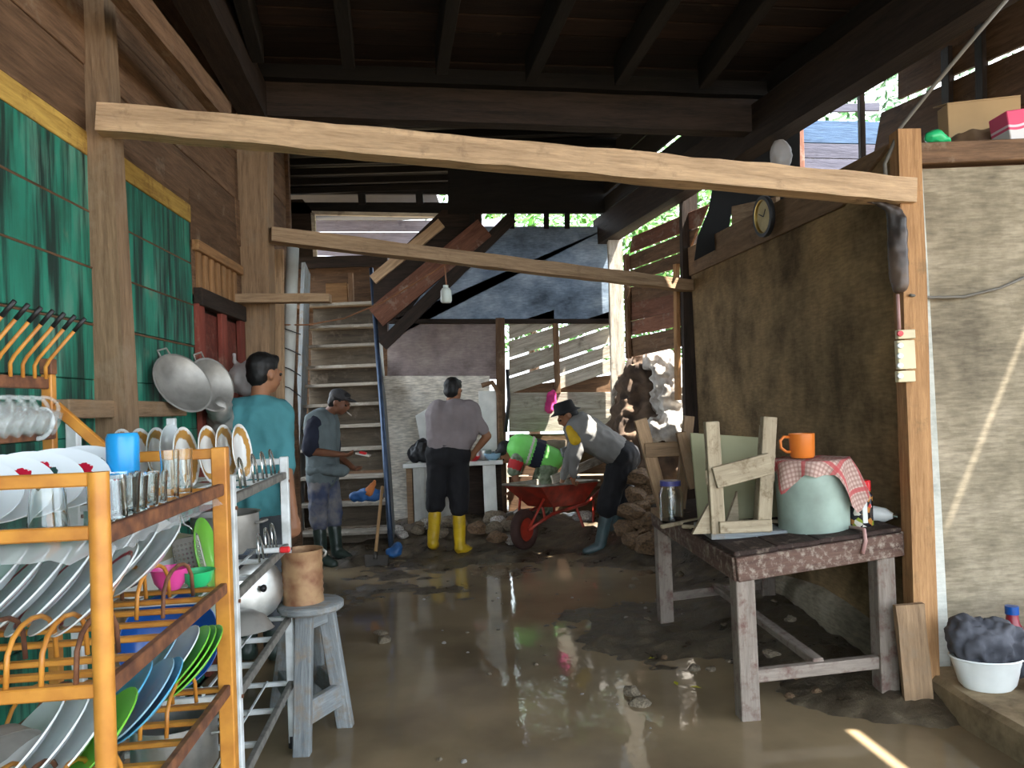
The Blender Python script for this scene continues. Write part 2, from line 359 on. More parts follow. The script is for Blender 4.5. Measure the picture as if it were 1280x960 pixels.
# ================================================================ left wall
wl = MB().add([(WLX(y) - .03 - d, y, z) for d in (0, .04) for y in (-2.6, 6.6) for z in (-.1, 4.2)],
              [(0, 1, 3, 2), (4, 6, 7, 5), (0, 4, 5, 1), (2, 3, 7, 6), (0, 2, 6, 4), (1, 5, 7, 3)]).build('wall_left', 'dark_timber', kind='structure', label='board wall with green paint below and bare brown planks above')
def lboard(y0, y1, z0, z1, mat, off=0, t=.024, name='board'):
    g = random.uniform(.001, .004)
    zc = (z0 + z1) / 2; o = -.016 + off + random.uniform(-.004, .004)
    return board(name, (WLX(y0) + o, y0, zc), (WLX(y1) + o, y1, zc), z1 - z0 - g, t, mat, parent=wl, bevel=.003)
z = 2.50
while z > 0:
    lboard(-2.6, 3.2, max(z - .228, -.05), z, 'green_paint'); lboard(3.2, 4.24, max(z - .228, -.05), z, 'green_paint'); z -= .228
lboard(-2.6, 3.2, 2.50, 2.60, 'ochre_plank'); lboard(3.2, 4.24, 2.50, 2.60, 'ochre_plank')
for i in range(6): lboard(-2.6, 5.1, 2.60 + i * .27, 2.60 + (i + 1) * .27, 'brown_plank')
for i in range(9): lboard(4.24, 5.15, .3 * i, .3 * (i + 1) - .005, 'brown_plank') if not (1.35 < .3 * i + .15 < 2.2) and i > 6 else None
for i in range(13): lboard(5.1, 6.6, .32 * i, .32 * (i + 1), 'brown_plank')
# thin battens pinned across the green boards
for zz in (2.27, 2.04, 1.81): lboard(-2.6, 4.24, zz - .006, zz + .006, 'brown_plank', off=.014, t=.008, name='batten')
# doorway in the left wall, behind the green boards
d1 = MB().add([(WLX(y) - .005 - d, y, zz) for d in (0, .03) for y in (4.34, 5.02) for zz in (0, 2.02)],
              [(0, 1, 3, 2), (4, 6, 7, 5), (0, 4, 5, 1), (2, 3, 7, 6), (0, 2, 6, 4), (1, 5, 7, 3)]).build('door_1', 'red_door', kind='structure', label='reddish brown wooden door in the left wall')
for y in (4.28, 4.68, 5.06): board('stile', (WLX(y) + .015, y, 0), (WLX(y) + .015, y, 2.05), .09, .03, 'red_door', up=(0, 1, 0), parent=d1)
board('lintel', (WLX(4.25) + .02, 4.25, 2.09), (WLX(5.1) + .02, 5.1, 2.09), .1, .05, 'dark_timber', parent=d1)
for i in range(7):
    y = 4.32 + i * .11; board('vent_slat', (WLX(y) + .005, y, 2.14), (WLX(y) + .005, y, 2.36), .05, .02, 'orange_timber', up=(0, 1, 0), parent=d1)
board('vent_rail', (WLX(4.25) + .015, 4.25, 2.38), (WLX(5.1) + .015, 5.1, 2.38), .06, .04, 'orange_timber', parent=d1)
# ================================================================ concrete room on the right
MB().box((4.65, 5.2, 1.2), (.1, 3.2, 2.5)).build('wall_room_side', 'concrete_grey', kind='structure')
MB().box((3.3, 5.3, 2.462), (2.75, 3.3, .03)).build('ceiling_room', 'brown_plank', kind='structure', label='board deck over the concrete room')
MB().box((3.21, 3.66, 1.215), (2.68, .12, 2.46)).build('wall_front', 'concrete_grey', kind='structure', label='grey concrete wall facing the yard beside the orange post')
MB().box((1.925, 3.594, 1.21), (.085, .02, 2.44)).build('trim_1', 'concrete_strip', kind='structure', label='pale cement strip on the edge of the grey concrete wall')
def rwp(y, z, d=0): return V((WRX(y) + d, y, z))
MB().add([rwp(y, z, d) for d in (0, .1) for y in (3.60, 6.97) for z in (-.15, 2.56)],
         [(0, 1, 3, 2), (4, 6, 7, 5), (0, 4, 5, 1), (2, 3, 7, 6), (0, 2, 6, 4), (1, 5, 7, 3)]).build('wall_right', 'concrete_brown', kind='structure', label='brown stained plaster partition beside the table')
pl = MB()
py = [3.7 + .28 * i for i in range(12)]
for i, y in enumerate(py[:-1]):
    h0 = .20 + .09 * noise.noise(V((y, 0, 5))); h1 = .20 + .09 * noise.noise(V((py[i + 1], 0, 5)))
    pl.add([rwp(y, -.1, -.09), rwp(py[i+1], -.1, -.09), rwp(py[i+1], h1, -.05), rwp(y, h0, -.05), rwp(py[i+1], h1 + .03, 0), rwp(y, h0 + .03, 0)], [(0, 1, 2, 3), (3, 2, 4, 5)])
pl.build('baseboard_right', 'concrete_grey', kind='structure', label='broken cement plinth along the foot of the partition')
board('wooden_plate', PL(1143, 194, CONC) + V((0, .05, 0)), PL(1143, 194, CONC) + V((2.7, .05, 0)), .10, .16, 'brown_plank', label='dark wooden plate lying along the top of the grey concrete wall', cat='beam')
plank('partition_beam', RWALL, [(862, 310), (1118, 178), (1056, 258), (862, 346)], .07, 'mid_timber', off=.02, label='wide brown plank along the top of the plaster partition', cat='beam')
# ================================================================ posts and beams
def tag(o, label, cat): o['label'] = label; o['category'] = cat; return o
board('wooden_post', PY(170, 960, 3.14), PY(115, -40, 3.14), .13, .10, 'post_timber', up=(1, 0, 0), label='square wooden post standing against the green wall', cat='post', seg=8, jit=.003)
board('wooden_post', PY(1155, 905, 3.5), PY(1131, 165, 3.5), .105, .09, 'orange_timber', up=(1, 0, 0), label='orange brown wooden post at the corner of the grey concrete wall', cat='post', seg=8, jit=.002)
board('wooden_post', PY(316, 860, 5.25), PY(309, 60, 5.25), .31, .14, 'post_timber', up=(1, 0, 0), label='thick weathered post behind the person in the teal shirt', cat='post', seg=8, jit=.004)
board('wooden_post', PY(868, 700, 6.9), PY(860, 240, 6.9), .14, .12, 'dark_timber', up=(1, 0, 0), label='dark post at the far end of the plaster partition', cat='post', seg=6, jit=.003)
board('wooden_post', PY(776, 640, 8.45), PY(768, 290, 8.45), .15, .12, 'grey_plank', up=(1, 0, 0), label='pale weathered post at the end of the blue wall', cat='post', seg=6, jit=.003)
board('wooden_post', PY(628, 640, 8.52), PY(625, 398, 8.52), .10, .10, 'brown_plank', up=(1, 0, 0), label='slim post under the blue wall beside the slanting planks', cat='post', seg=6, jit=.003)
board('cross_beam', PY(126, 150, 3.06), PY(1138, 241, 3.48), .112, .10, 'pale_timber', label='long pale rough beam across the front from post to post', cat='beam', seg=30, jit=.004)
board('cross_beam', PY(338, 294, 5.2), PY(868, 358, 6.85), .10, .10, 'pale_timber', label='pale beam from the thick post to the dark post of the partition', cat='beam', seg=20, jit=.004)
board('cross_beam', PY(250, 374, 5.0), PY(413, 373, 5.05), .055, .10, 'pale_timber', label='short pale timber nailed to the thick post at head height', cat='beam', seg=6, jit=.002)
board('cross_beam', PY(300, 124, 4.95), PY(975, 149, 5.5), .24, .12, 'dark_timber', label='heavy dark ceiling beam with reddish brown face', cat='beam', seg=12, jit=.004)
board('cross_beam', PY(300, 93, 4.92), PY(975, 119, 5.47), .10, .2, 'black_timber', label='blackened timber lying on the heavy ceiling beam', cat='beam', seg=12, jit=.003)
def zline(a, b, z, ext0=0, ext1=0):
    p, q = PZ(*a, z), PZ(*b, z); d = q - p; return p - d * ext0, q + d * ext1
p, q = zline((757, 305), (1240, 8), 3.17, .03, .35)
board('eave_beam', p + V((0, 0, .15)), q + V((0, 0, .15)), .30, .16, 'dark_timber', label='long dark eave beam running above the plaster partition', cat='beam', seg=14, jit=.004)
p, q = zline((318, 150), (238, 0), 3.3, .0, .5)
board('eave_beam', p + V((0, 0, .12)), q + V((0, 0, .12)), .24, .16, 'dark_timber', label='dark beam running back above the left wall', cat='beam', seg=10, jit=.004)
p, q = zline((275, 135), (165, 0), 3.05, .1, .3)
board('wall_rail', p, q, .12, .06, 'brown_plank', label='brown rail running along the upper left wall', cat='beam', seg=10, jit=.003)
# board rail low on the left wall
board('shelf_rail', PL(60, 512, LWALL) + V((.05, 0, 0)), PL(215, 512, LWALL) + V((.05, 0, 0)), .07, .05, 'post_timber', label='horizontal rail on the green wall under the hanging pans', cat='beam')
# ================================================================ ceiling and roof
cx = V((1, .16, 0)).normalized(); cy = V((-.16, 1, 0)).normalized()
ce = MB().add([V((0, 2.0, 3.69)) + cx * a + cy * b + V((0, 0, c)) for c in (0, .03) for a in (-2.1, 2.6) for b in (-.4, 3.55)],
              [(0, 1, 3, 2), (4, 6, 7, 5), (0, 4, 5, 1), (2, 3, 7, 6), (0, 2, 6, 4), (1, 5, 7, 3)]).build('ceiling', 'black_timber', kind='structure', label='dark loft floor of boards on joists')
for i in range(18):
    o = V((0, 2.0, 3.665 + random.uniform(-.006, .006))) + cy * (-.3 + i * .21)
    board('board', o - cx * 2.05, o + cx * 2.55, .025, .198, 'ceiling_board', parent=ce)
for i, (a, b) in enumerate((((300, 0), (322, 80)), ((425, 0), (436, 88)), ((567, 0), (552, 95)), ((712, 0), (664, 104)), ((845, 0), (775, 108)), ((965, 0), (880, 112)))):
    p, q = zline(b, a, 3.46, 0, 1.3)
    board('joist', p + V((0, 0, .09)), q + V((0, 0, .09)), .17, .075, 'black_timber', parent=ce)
ZR = 4.25
def roof():
    outer = [(-4.2, -3.2), (6.8, -3.2), (6.8, 6.3), (1.95, 6.3), (1.42, 9.75), (-.9, 9.75), (-.9, 11.5), (-4.2, 11.5)]  # unseen front and rear eaves stretched to hold back skylight and shade the gable
    k = ZR / 2.05
    def slit(xc, y0, y1, wd): return [(xc - wd - .10 * (y0 - 3), y0), (xc + wd - .10 * (y0 - 3), y0), (xc + wd - .10 * (y1 - 3), y1), (xc - wd - .10 * (y1 - 3), y1)]
    h1 = slit(1.30 + k, 1.60, 2.42, .016)
    h2 = slit(1.615 + k, 2.92, 3.55, .011)
    loops = [outer, h1, h2]; flat = [p for l in loops for p in l]
    tri = tessellate_polygon([[V((x, y, 0)) for x, y in l] for l in loops])
    vs = [(x, y, ZR) for x, y in flat]
    MB().add(vs, [tuple(t) for t in tri]).build('roof', 'roof_metal', kind='structure', label='dark metal roof with narrow gaps')
roof()
for i in range(8):
    y = 6.9 + i * .37
    board('roof_purlin', (-3.6, y, ZR - .06), (1.55 - .15 * i * .37, y + .2, ZR - .06), .08, .06, 'black_timber', label='dark purlin under the roof at the back of the house', cat='beam', group='roof purlins')
# ================================================================ back of the house
BK2 = (V((0, 9.6, 0)), V((0, -1, 0)))
def poly(name, pl, pts, t, mat, parent=None, off=0, **tags):
    P = [PL(x, y, pl) + pl[1] * off for x, y in pts]
    return MB().prism(P, -pl[1] * t).build(name, mat, parent, world=parent is not None, **tags)
wb = poly('wall_back', BACK, [(588, 283), (764, 283), (766, 400), (486, 402), (486, 425)], .06, 'blue_wall', kind='structure', label='blue grey painted upper wall under the roof')
board('beam', PL(486, 402, BACK) + V((0, -.02, 0)), PL(768, 402, BACK) + V((0, -.02, 0)), .05, .08, 'dark_timber', parent=wb)
poly('wall_back_lower', BACK, [(484, 402), (622, 402), (622, 474), (484, 474)], .06, 'soot_wall', kind='structure', off=-.01, label='sooty grey plaster wall under the blue wall')
poly('wall_back_base', BACK, [(480, 470), (612, 470), (612, 690), (480, 690)], .08, 'whitewash', kind='structure', off=.03, label='whitewashed wall behind the low white counter')
poly('wall_back_fascia', BACK, [(560, 150), (800, 150), (800, 267), (560, 267)], .05, 'black_timber', kind='structure', off=.02)
for x in (590, 640, 683, 709, 760): board('stud', PL(x, 262, BACK) + V((0, .01, 0)), PL(x, 286, BACK) + V((0, .01, 0)), .06, .05, 'black_timber', up=(1, 0, 0), parent=wb)
# slanting planks under the blue wall
wp = poly('wall_back_planks', BACK, [(614, 640), (614, 700), (790, 700), (790, 640)], .04, 'brown_plank', kind='structure', off=-.08, label='wall of slanting weathered planks with bright gaps')
Ls = [404, 426, 449, 472, 494]; Rs = [409, 429, 451, 469, 488]
for i in range(4):
    plank('plank', BACK, [(636, Ls[i] + 1), (693, Ls[i] - 17), (693, Ls[i+1] - 20), (636, Ls[i+1] - 1.6)], .025, 'grey_plank', wp)
    plank('plank', BACK, [(699, Rs[i] + 1), (768, Rs[i] - 22), (768, Rs[i+1] - 25), (699, Rs[i+1] - 1.4)], .025, 'grey_plank', wp)
plank('plank', BACK, [(636, 484), (768, 468), (768, 492), (636, 491)], .025, 'brown_plank', wp, off=-.03)
plank('plank', BACK, [(636, 491), (768, 490), (768, 538), (636, 540)], .025, 'grey_plank', wp, off=.01)
plank('plank', BACK, [(636, 543), (768, 541), (768, 592), (636, 594)], .025, 'brown_plank', wp)
plank('plank', BACK, [(636, 596), (768, 594), (768, 640), (636, 640)], .025, 'brown_plank', wp)
board('stud', PL(694, 400, BACK) + V((0, -.03, 0)), PL(697, 492, BACK) + V((0, -.03, 0)), .065, .05, 'brown_plank', up=(1, 0, 0), parent=wp)
# right back plank wall
wr_ = poly('wall_right_back', RB, [(786, 640), (856, 650), (856, 720), (786, 700)], .04, 'brown_plank', kind='structure', off=-.05, label='red brown plank wall with sunlit gaps beyond the partition')
for i, q in enumerate(([(790, 297), (884, 257), (874, 281), (787, 315)], [(786, 321), (872, 286), (862, 309), (786, 336)], [(786, 340), (862, 313), (856, 331), (786, 351)],
                       [(784, 361), (856, 346), (856, 365), (784, 379)], [(784, 380), (856, 366), (856, 385), (784, 401)], [(784, 404), (856, 387), (856, 405), (784, 419)], [(784, 425), (856, 409), (856, 431), (784, 446)])):
    q = [(q[0][0], q[0][1] - 1.2), (q[1][0], q[1][1] - 1.2), (q[2][0], q[2][1] + 1.0), (q[3][0], q[3][1] + 1.0)]; plank('plank', RB, q, .025, 'red_plank' if i in (0, 4, 5) else 'brown_plank', wr_)
board('stud', PL(786, 318, RB) - RB[1] * -.03, PL(789, 448, RB) - RB[1] * -.03, .07, .04, 'brown_plank', up=RB[1].cross(ZUP), parent=wr_)
board('stud', PL(849, 330, RB) - RB[1] * -.03, PL(851, 500, RB) - RB[1] * -.03, .06, .04, 'orange_timber', up=RB[1].cross(ZUP), parent=wr_)
# stairwell: deep back wall with light slots and an opening onto a pale gable
wb2 = poly('wall_stairwell', BK2, [(250, 330), (560, 330), (560, 720), (250, 720)], .06, 'brown_plank', kind='structure', off=-.2, label='brown plank wall behind the steep stairs')
poly('trim_2', BK2, [(255, 253), (640, 253), (600, 267), (255, 267)], .08, 'black_timber', kind='structure')
poly('trim_3', BK2, [(250, 253), (378, 249), (392, 266), (392, 335), (250, 335)], .08, 'dark_timber', kind='structure')
poly('trim_4', BK2, [(250, 190), (760, 190), (760, 243), (250, 243)], .05, 'black_timber', kind='structure', off=.02)
for x in (344, 452, 524, 590): board('roof_stud', PL(x, 240, BK2), PL(x + 1, 256, BK2), .09, .06, 'black_timber', up=(1, 0, 0), label='short dark stud between the light slots above the stairwell', cat='stud', group='slot studs')
GAB = (V((0, 11.2, 0)), V((0, -1, 0)))
gw = poly('wall_gable', GAB, [(330, 330), (640, 330), (640, 350), (330, 350)], .05, 'lavender_plank', kind='structure', label='pale lavender plank gable seen through the stairwell opening')
for i, (a, b) in enumerate(((276, 290), (291, 305), (306, 320), (321, 336))): plank('plank', GAB, [(330, a), (640, a), (640, b), (330, b)], .03, 'lavender_plank', gw, off=.03)
WN = MB()
for a, b in (((392, 268), (556, 271)), ((393, 268), (396, 325))): WN.bar(PL(*a, BK2) + V((0, -.06, 0)), PL(*b, BK2) + V((0, -.06, 0)), .05, .045)
WN.build('window_1', 'grey_plank', kind='structure', label='pale frame of the stairwell opening')
MB().box((-2.97, 8.1, .4), (.05, 3.2, 1.0)).box((-2.97, 8.1, 3.75), (.05, 3.2, .95)).box((-2.97, 6.6, 2.1), (.05, .2, 2.4)).box((-2.97, 9.6, 2.1), (.05, .2, 2.4)).build('wall_stair_side', 'brown_plank', kind='structure', label='plank wall of the stairwell with a wide open window')  # opening added out of view so more skylight reaches the stairs and back
MB().box((-2.4, 6.6, 2.0), (1.1, .05, 4.3)).build('wall_stair_return', 'brown_plank', kind='structure')
DG = (V((0, 8.38, 0)), V((0, -1, 0)))
def diag(a, b, w, mat, label): board('diagonal_brace', PL(*a, DG), PL(*b, DG), w, .05, mat, up=(0, -1, 0) if False else V((-.6, 0, .8)), label=label, cat='brace', seg=6, jit=.003)
poly('wall_back_dark', BACK, [(552, 262), (602, 262), (602, 286), (486, 428), (468, 428), (466, 345)], .04, 'dark_timber', kind='structure', off=-.02)
ef = thing('eave_boards', 'dark boards closing the eave between the long eave beam and the roof', 'boards', (1.5, 7, 3.5))
_p, _q = zline((757, 305), (1240, 8), 3.17, .03, .35)
for k in range(3):
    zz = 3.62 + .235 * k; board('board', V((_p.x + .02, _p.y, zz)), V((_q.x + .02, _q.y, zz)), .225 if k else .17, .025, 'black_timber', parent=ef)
diag((466, 350), (552, 279), .11, 'pale_timber', 'upper pale diagonal brace rising from the stair pole')
diag((470, 397), (606, 285), .24, 'red_plank', 'wide reddish diagonal board beside the stairs')
diag((478, 432), (640, 272), .13, 'dark_timber', 'dark lower diagonal brace in front of the blue wall')
# ================================================================ beyond the walls
ow = poly('wall_outer', OUT, [(1000, 236), (1120, 236), (1280, 236), (1290, 250), (1000, 250)], .03, 'brown_plank', kind='structure', label='dark brown plank wall behind the boxes on the concrete room')
for i, q in enumerate(([(1122, 88), (1330, -40), (1330, 34), (1122, 124)], [(1101, 141), (1330, 39), (1330, 100), (1084, 236)], [(1100, 120), (1330, 38), (1330, 47), (1120, 126)], [(1120, 190), (1330, 70), (1330, 160), (1130, 210)], [(1125, 212), (1330, 165), (1330, 240), (1125, 240)])):
    if i != 2: plank('plank', OUT, q, .03, 'red_plank' if i == 3 else 'brown_plank', ow, off=-.03 * (i > 1))
for x, y0, y1, ww in ((1076, 112, 240, .05), (1184, 60, 240, .09), (1226, 30, 200, .08)): board('stud', PL(x, y0, OUT), PL(x + 3, y1, OUT), ww, .04, 'dark_timber', up=(0, 1, 0), parent=ow)
SHD = (V((0, 7.6, 0)), V((0, -1, 0)))
sh = poly('wall_shed', SHD, [(985, 250), (1100, 250), (1100, 300), (985, 300)], .04, 'lavender_plank', kind='structure', label='blue grey plank shed seen above the partition')
for i, (a, b) in enumerate(((152, 180), (181, 199), (200, 224), (225, 250))): plank('plank', SHD, [(996, a - 2), (1100, a), (1100, b), (996, b - 2)], .03, ('shed_blue', 'shed_plank', 'shed_plank', 'shed_plank')[i], sh)
plank('plank', SHD, [(1000, 132), (1100, 128), (1100, 138), (1000, 141)], .03, 'shed_plank', sh)
board('stud', PL(996, 160, SHD) + V((0, -.05, 0)), PL(999, 260, SHD) + V((0, -.05, 0)), .08, .05, 'red_plank', up=(1, 0, 0), parent=sh)
def tree(loc, h, r, n, mat, label, seed):
    rnd = random.Random(seed)
    t = thing('leafy_tree', label, 'tree', loc, group='trees beyond the house walls')
    mb = MB()
    for k in range(n):
        d = V((rnd.gauss(0, 1), rnd.gauss(0, 1), rnd.gauss(0, 1))).normalized() * r * rnd.random() ** .4; c = V((d.x, d.y, h + d.z * 1.1))
        a = V((rnd.gauss(0, 1), rnd.gauss(0, 1), rnd.gauss(0, .6))).normalized(); b = a.orthogonal().normalized(); s = rnd.uniform(.06, .13)
        mb.add([c - a * s, c + b * s * .45, c + a * s, c - b * s * .45], [(0, 1, 2, 3)])
    mb.build('foliage', mat, t, kind='stuff')
    MB().tube([(0, 0, -.2), (.1, .05, h * .5), (0, 0, h)], [.14, .11, .05]).build('trunk', 'bark', t, smooth=True)
for i, (x, y, h, r) in enumerate(((2.6, 12.6, 3.9, 2.0), (6.9, 12.2, 5.2, 2.2), (.4, 16.4, 5.0, 2.2), (10.6, 15.5, 5.2, 2.3), (5.0, 17.6, 6.0, 2.3))):
    tree((x, y, -.15), h, r, 4200, 'leaf_green' if i % 2 == 0 else 'leaf_dark', 'sunlit green tree growing beyond the plank walls', i)
# ================================================================ dish racks on the left
plain('orange_paint', '#d08f3a', .42, 0, .12, 14, h2='#b0702c')
plain('rust', '#5e3b2c', .7, .1, .25, 26, h2='#8a5a3c')
plain('white_paint', '#dfe3e4', .45, 0, .08, 12, h2='#b6b9b7')
plain('grey_rail', '#7d7a74', .6, .1, .2, 30)
plain('porcelain', '#e8eef0', .18, 0, .03, 6, coat=.4)
plain('porcelain_blue', '#9fc6dd', .2, 0, .05, 6, coat=.4)
plain('leaf_plate', '#7fd04a', .3, 0, .05, 6, coat=.3)
plain('sky_plate', '#5fb2dc', .3, 0, .05, 6, coat=.3)
plain('blue_plastic', '#1f9ae0', .3, 0, .04, 6)
plain('deep_blue_plastic', '#0b4fa0', .28, 0, .08, 5)
plain('pink_plastic', '#e84fa0', .3, 0, .04)
plain('green_plastic', '#2fbf77', .3, 0, .04)
plain('lime_plastic', '#86c24a', .4, 0, .08)
plain('aluminium', '#c3c4c0', .36, .85, .12, 18)
plain('dull_metal', '#a3a09a', .5, .55, .15, 10)
plain('chrome', '#d5d8da', .18, .95, .03)
plain('black_rubber', '#1c1c1e', .5, 0, .1)
plain('cream_enamel', '#e2d9c2', .3, 0, .08, coat=.3)
plain('yellow_enamel', '#d8972d', .35, 0, .05)
plain('purple_plastic', '#4a3c46', .5, 0, .1)
plain('red_plastic', '#d8262c', .3, 0, .05)
plain('pale_green_plastic', '#c2cfbf', .4, 0, .08)
def glassmat():
    m, t, b = nodes('clear_glass'); b.inputs['Base Color'].default_value = (.93, .97, .97, 1); b.inputs['Roughness'].default_value = .03
    b.inputs['Transmission Weight'].default_value = 1; b.inputs['IOR'].default_value = 1.45
    m, t, b = nodes('pale_glass'); b.inputs['Base Color'].default_value = (.62, .66, .64, 1); b.inputs['Roughness'].default_value = .06; b.inputs['Alpha'].default_value = .24; b.inputs['Specular IOR Level'].default_value = 1
    m, t, b = nodes('plastic_film'); b.inputs['Base Color'].default_value = (.8, .82, .82, 1); b.inputs['Roughness'].default_value = .2; b.inputs['Alpha'].default_value = .34
    m, t, b = nodes('bag_film'); b.inputs['Base Color'].default_value = (.45, .42, .40, 1); b.inputs['Roughness'].default_value = .3; b.inputs['Alpha'].default_value = .72
def platemat(name, body, ring, r0, r1, spot=None, wob=.02):
    m, t, b = nodes(name); L = t.links.new
    tc = N(t, 'ShaderNodeTexCoord'); ln = N(t, 'ShaderNodeVectorMath', operation='LENGTH'); L(tc.outputs['Object'], ln.inputs[0])
    nz = N(t, 'ShaderNodeTexNoise'); nz.inputs['Scale'].default_value = 45; nz.inputs['Detail'].default_value = 4; L(tc.outputs['Object'], nz.inputs[0])
    ma = N(t, 'ShaderNodeMath', operation='MULTIPLY_ADD'); ma.inputs[1].default_value = wob; L(nz.outputs[0], ma.inputs[0]); L(ln.outputs['Value'], ma.inputs[2])
    k = 5.0; mm = N(t, 'ShaderNodeMath', operation='MULTIPLY'); mm.inputs[1].default_value = k; L(ma.outputs[0], mm.inputs[0])
    r = ramp(t, [(r0 * k - .02, lin(body)), (r0 * k, lin(ring)), (r1 * k, lin(ring)), (r1 * k + .02, lin(body))]); L(mm.outputs[0], r.inputs[0]); out = r.outputs[0]
    if spot:
        for cx_, cy_, rad, colr in spot:
            ds = N(t, 'ShaderNodeVectorMath', operation='DISTANCE'); ds.inputs[1].default_value = (cx_, cy_, .01); L(tc.outputs['Object'], ds.inputs[0])
            a2 = N(t, 'ShaderNodeMath', operation='MULTIPLY_ADD'); a2.inputs[1].default_value = .03; L(nz.outputs[0], a2.inputs[0]); L(ds.outputs['Value'], a2.inputs[2])
            lt = N(t, 'ShaderNodeMath', operation='LESS_THAN'); lt.inputs[1].default_value = rad + .015; L(a2.outputs[0], lt.inputs[0])
            mx = N(t, 'ShaderNodeMixRGB'); mx.inputs[2].default_value = lin(colr); L(lt.outputs[0], mx.inputs[0]); L(out, mx.inputs[1]); out = mx.outputs[0]
    L(out, b.inputs['Base Color']); b.inputs['Roughness'].default_value = .18; b.inputs['Coat Weight'].default_value = .4
glassmat()
platemat('gold_plate', '#e6e8e6', '#b98a45', .083, .107)
platemat('rose_plate', '#e6edf1', '#e6edf1', .2, .21, [(.03, .062, .024, '#c01f3a'), (-.02, .07, .012, '#c01f3a'), (.052, .045, .012, '#2f4f4a'), (-.05, .055, .008, '#8a4a63')])
platemat('trim_plate', '#e6ecee', '#b03a4a', .098, .104, wob=.006)
def plate_mesh(name, mat, r=.115, d=.018):
    prof = [(1e-4, 0), (r * .55, 0), (r * .62, .003), (r, d), (r + .001, d + .002), (r, d + .004), (r * .6, .008), (1e-4, .006)]
    return MB().lathe(prof, 32).mesh(name, mat, smooth=2)
PM = {k: plate_mesh('plate', k, r) for k, r in (('porcelain', .118), ('rose_plate', .12), ('trim_plate', .12), ('gold_plate', .108), ('porcelain_blue', .112), ('leaf_plate', .115), ('sky_plate', .112))}
def place(p, nrm, roll=0):
    q = V(nrm).normalized().to_track_quat('Z', 'Y'); return Matrix.Translation(V(p)) @ q.to_matrix().to_4x4() @ Matrix.Rotation(roll, 4, 'Z')
def plate(kind, p, nrm, label, group, roll=0): return link('plate', PM[kind], None, False, place(p, nrm, roll), label, 'plate', group)
RO = V((-.785, 1.45, 0)); RU = V((-.0934, .9956, 0)); RW = V((-.9956, -.0934, 0))
def R(u, v, z): return RO + RU * u + RW * v + V((0, 0, z))
def rack_orange():
    t = thing('dish_rack', 'orange painted metal dish rack with rusty shelf rails beside the green wall', 'dish rack', R(.4, .23, 0))
    def b(nm, p, q, w, h, mat, up=ZUP, bev=.003): return MB().bar(p, q, w, h, up).build(nm, mat, t, bevel=bev, world=True)
    MB().tube([R(0, 0, 0), R(0, 0, 1.325)], .019, 16).build('post', 'orange_paint', t, smooth=2, world=True)
    b('post', R(.8, 0, 0), R(.8, 0, 1.33), .042, .042, 'orange_paint', RU)
    b('post', R(.8, .47, 0), R(.8, .47, 1.56), .03, .03, 'orange_paint', RU)
    b('post_cap', R(.8, .47, 1.56), R(.8, .47, 1.605), .034, .034, 'rust', RU)
    b('post', R(0, .47, 0), R(0, .47, 1.58), .03, .03, 'orange_paint', RU)
    b('brace', R(.8, .455, 1.47), R(.8, .30, 1.318), .02, .03, 'orange_paint')
    b('top_rail', R(.8, .30, 1.312), R(.8, 0, 1.312), .02, .03, 'orange_paint')
    b('top_rail', R(0, .47, 1.315), R(0, .015, 1.312), .018, .026, 'orange_paint')
    b('end_rail', R(0, .47, 1.215), R(0, .015, 1.212), .018, .026, 'orange_paint')
    b('end_rail', R(.8, .47, 1.20), R(.8, .0, 1.20), .018, .026, 'orange_paint')
    b('front_rail', R(0.015, -.004, 1.205), R(.785, -.004, 1.208), .02, .034, 'rust')
    b('back_rail', R(0, .47, 1.205), R(.8, .47, 1.205), .02, .03, 'rust')
    b('hook_rail', R(0, .47, 1.53), R(.8, .47, 1.535), .016, .034, 'rust')
    b('cup_rail', R(0, .46, 1.385), R(.8, .46, 1.39), .016, .03, 'rust')
    for k in range(7):       # hooks with black tips above the hook rail
        u = .765 - k * .06; p = R(u, .46, 1.545)
        h = MB().tube([p, p + V((0, 0, .035)), p + V((.012, 0, .055)), p + V((.085, .0, .135))], .0052, 8).build('hook', 'orange_paint', t, smooth=True, world=True)
        MB().tube([p + V((.083, 0, .133)), p + V((.115, 0, .168))], .0062, 8).build('hook_tip', 'black_rubber', h, smooth=True, world=True)
    for k, z in enumerate((.92, .63, .34)):
        b('front_rail', R(0.015, -.004, z), R(.785, -.004, z + .004), .02, .032, 'rust')
        b('back_rail', R(0, .47, z), R(.8, .47, z), .02, .03, 'rust')
        for j, u in enumerate((0, .1, .19, .33, .45, .57, .68, .8)): b('cross_bar', R(u, .47, z), R(u, .012, z), .024, .012 if j else .026, 'orange_paint')
        if k < 2:
            for u0, u1 in ((.0, .19), (.45, .68)):
                for j in range(7):
                    v = .05 + j * .062; pts = []
                    for a in range(9):
                        an = math.pi * a / 8; pts.append(R((u0 + u1) / 2 - math.cos(an) * (u1 - u0) / 2, v, z + .012 + .105 * math.sin(an) ** .6))
                    MB().tube(pts, .0052, 7).build('wire_loop', 'rust' if (j + k) % 3 == 0 else 'orange_paint', t, smooth=True, world=True)
    fl = MB(); nx, ny = 26, 14; idx = []
    for i in range(nx + 1):
        for j in range(ny + 1):
            u = .0 + .79 * i / nx; v = -.012 + .48 * j / ny
            zz = 1.196 + .008 * noise.noise(V((u * 14, v * 14, 0)))
            if j == 0: zz -= .028 + .014 * noise.noise(V((u * 30, 0, 2)))
            if i == 0: zz -= .035 + .02 * noise.noise(V((0, v * 30, 2)))
            fl.v.append(R(u, v, zz))
    fl.f = [(i * (ny + 1) + j, (i + 1) * (ny + 1) + j, (i + 1) * (ny + 1) + j + 1, i * (ny + 1) + j + 1) for i in range(nx) for j in range(ny)]
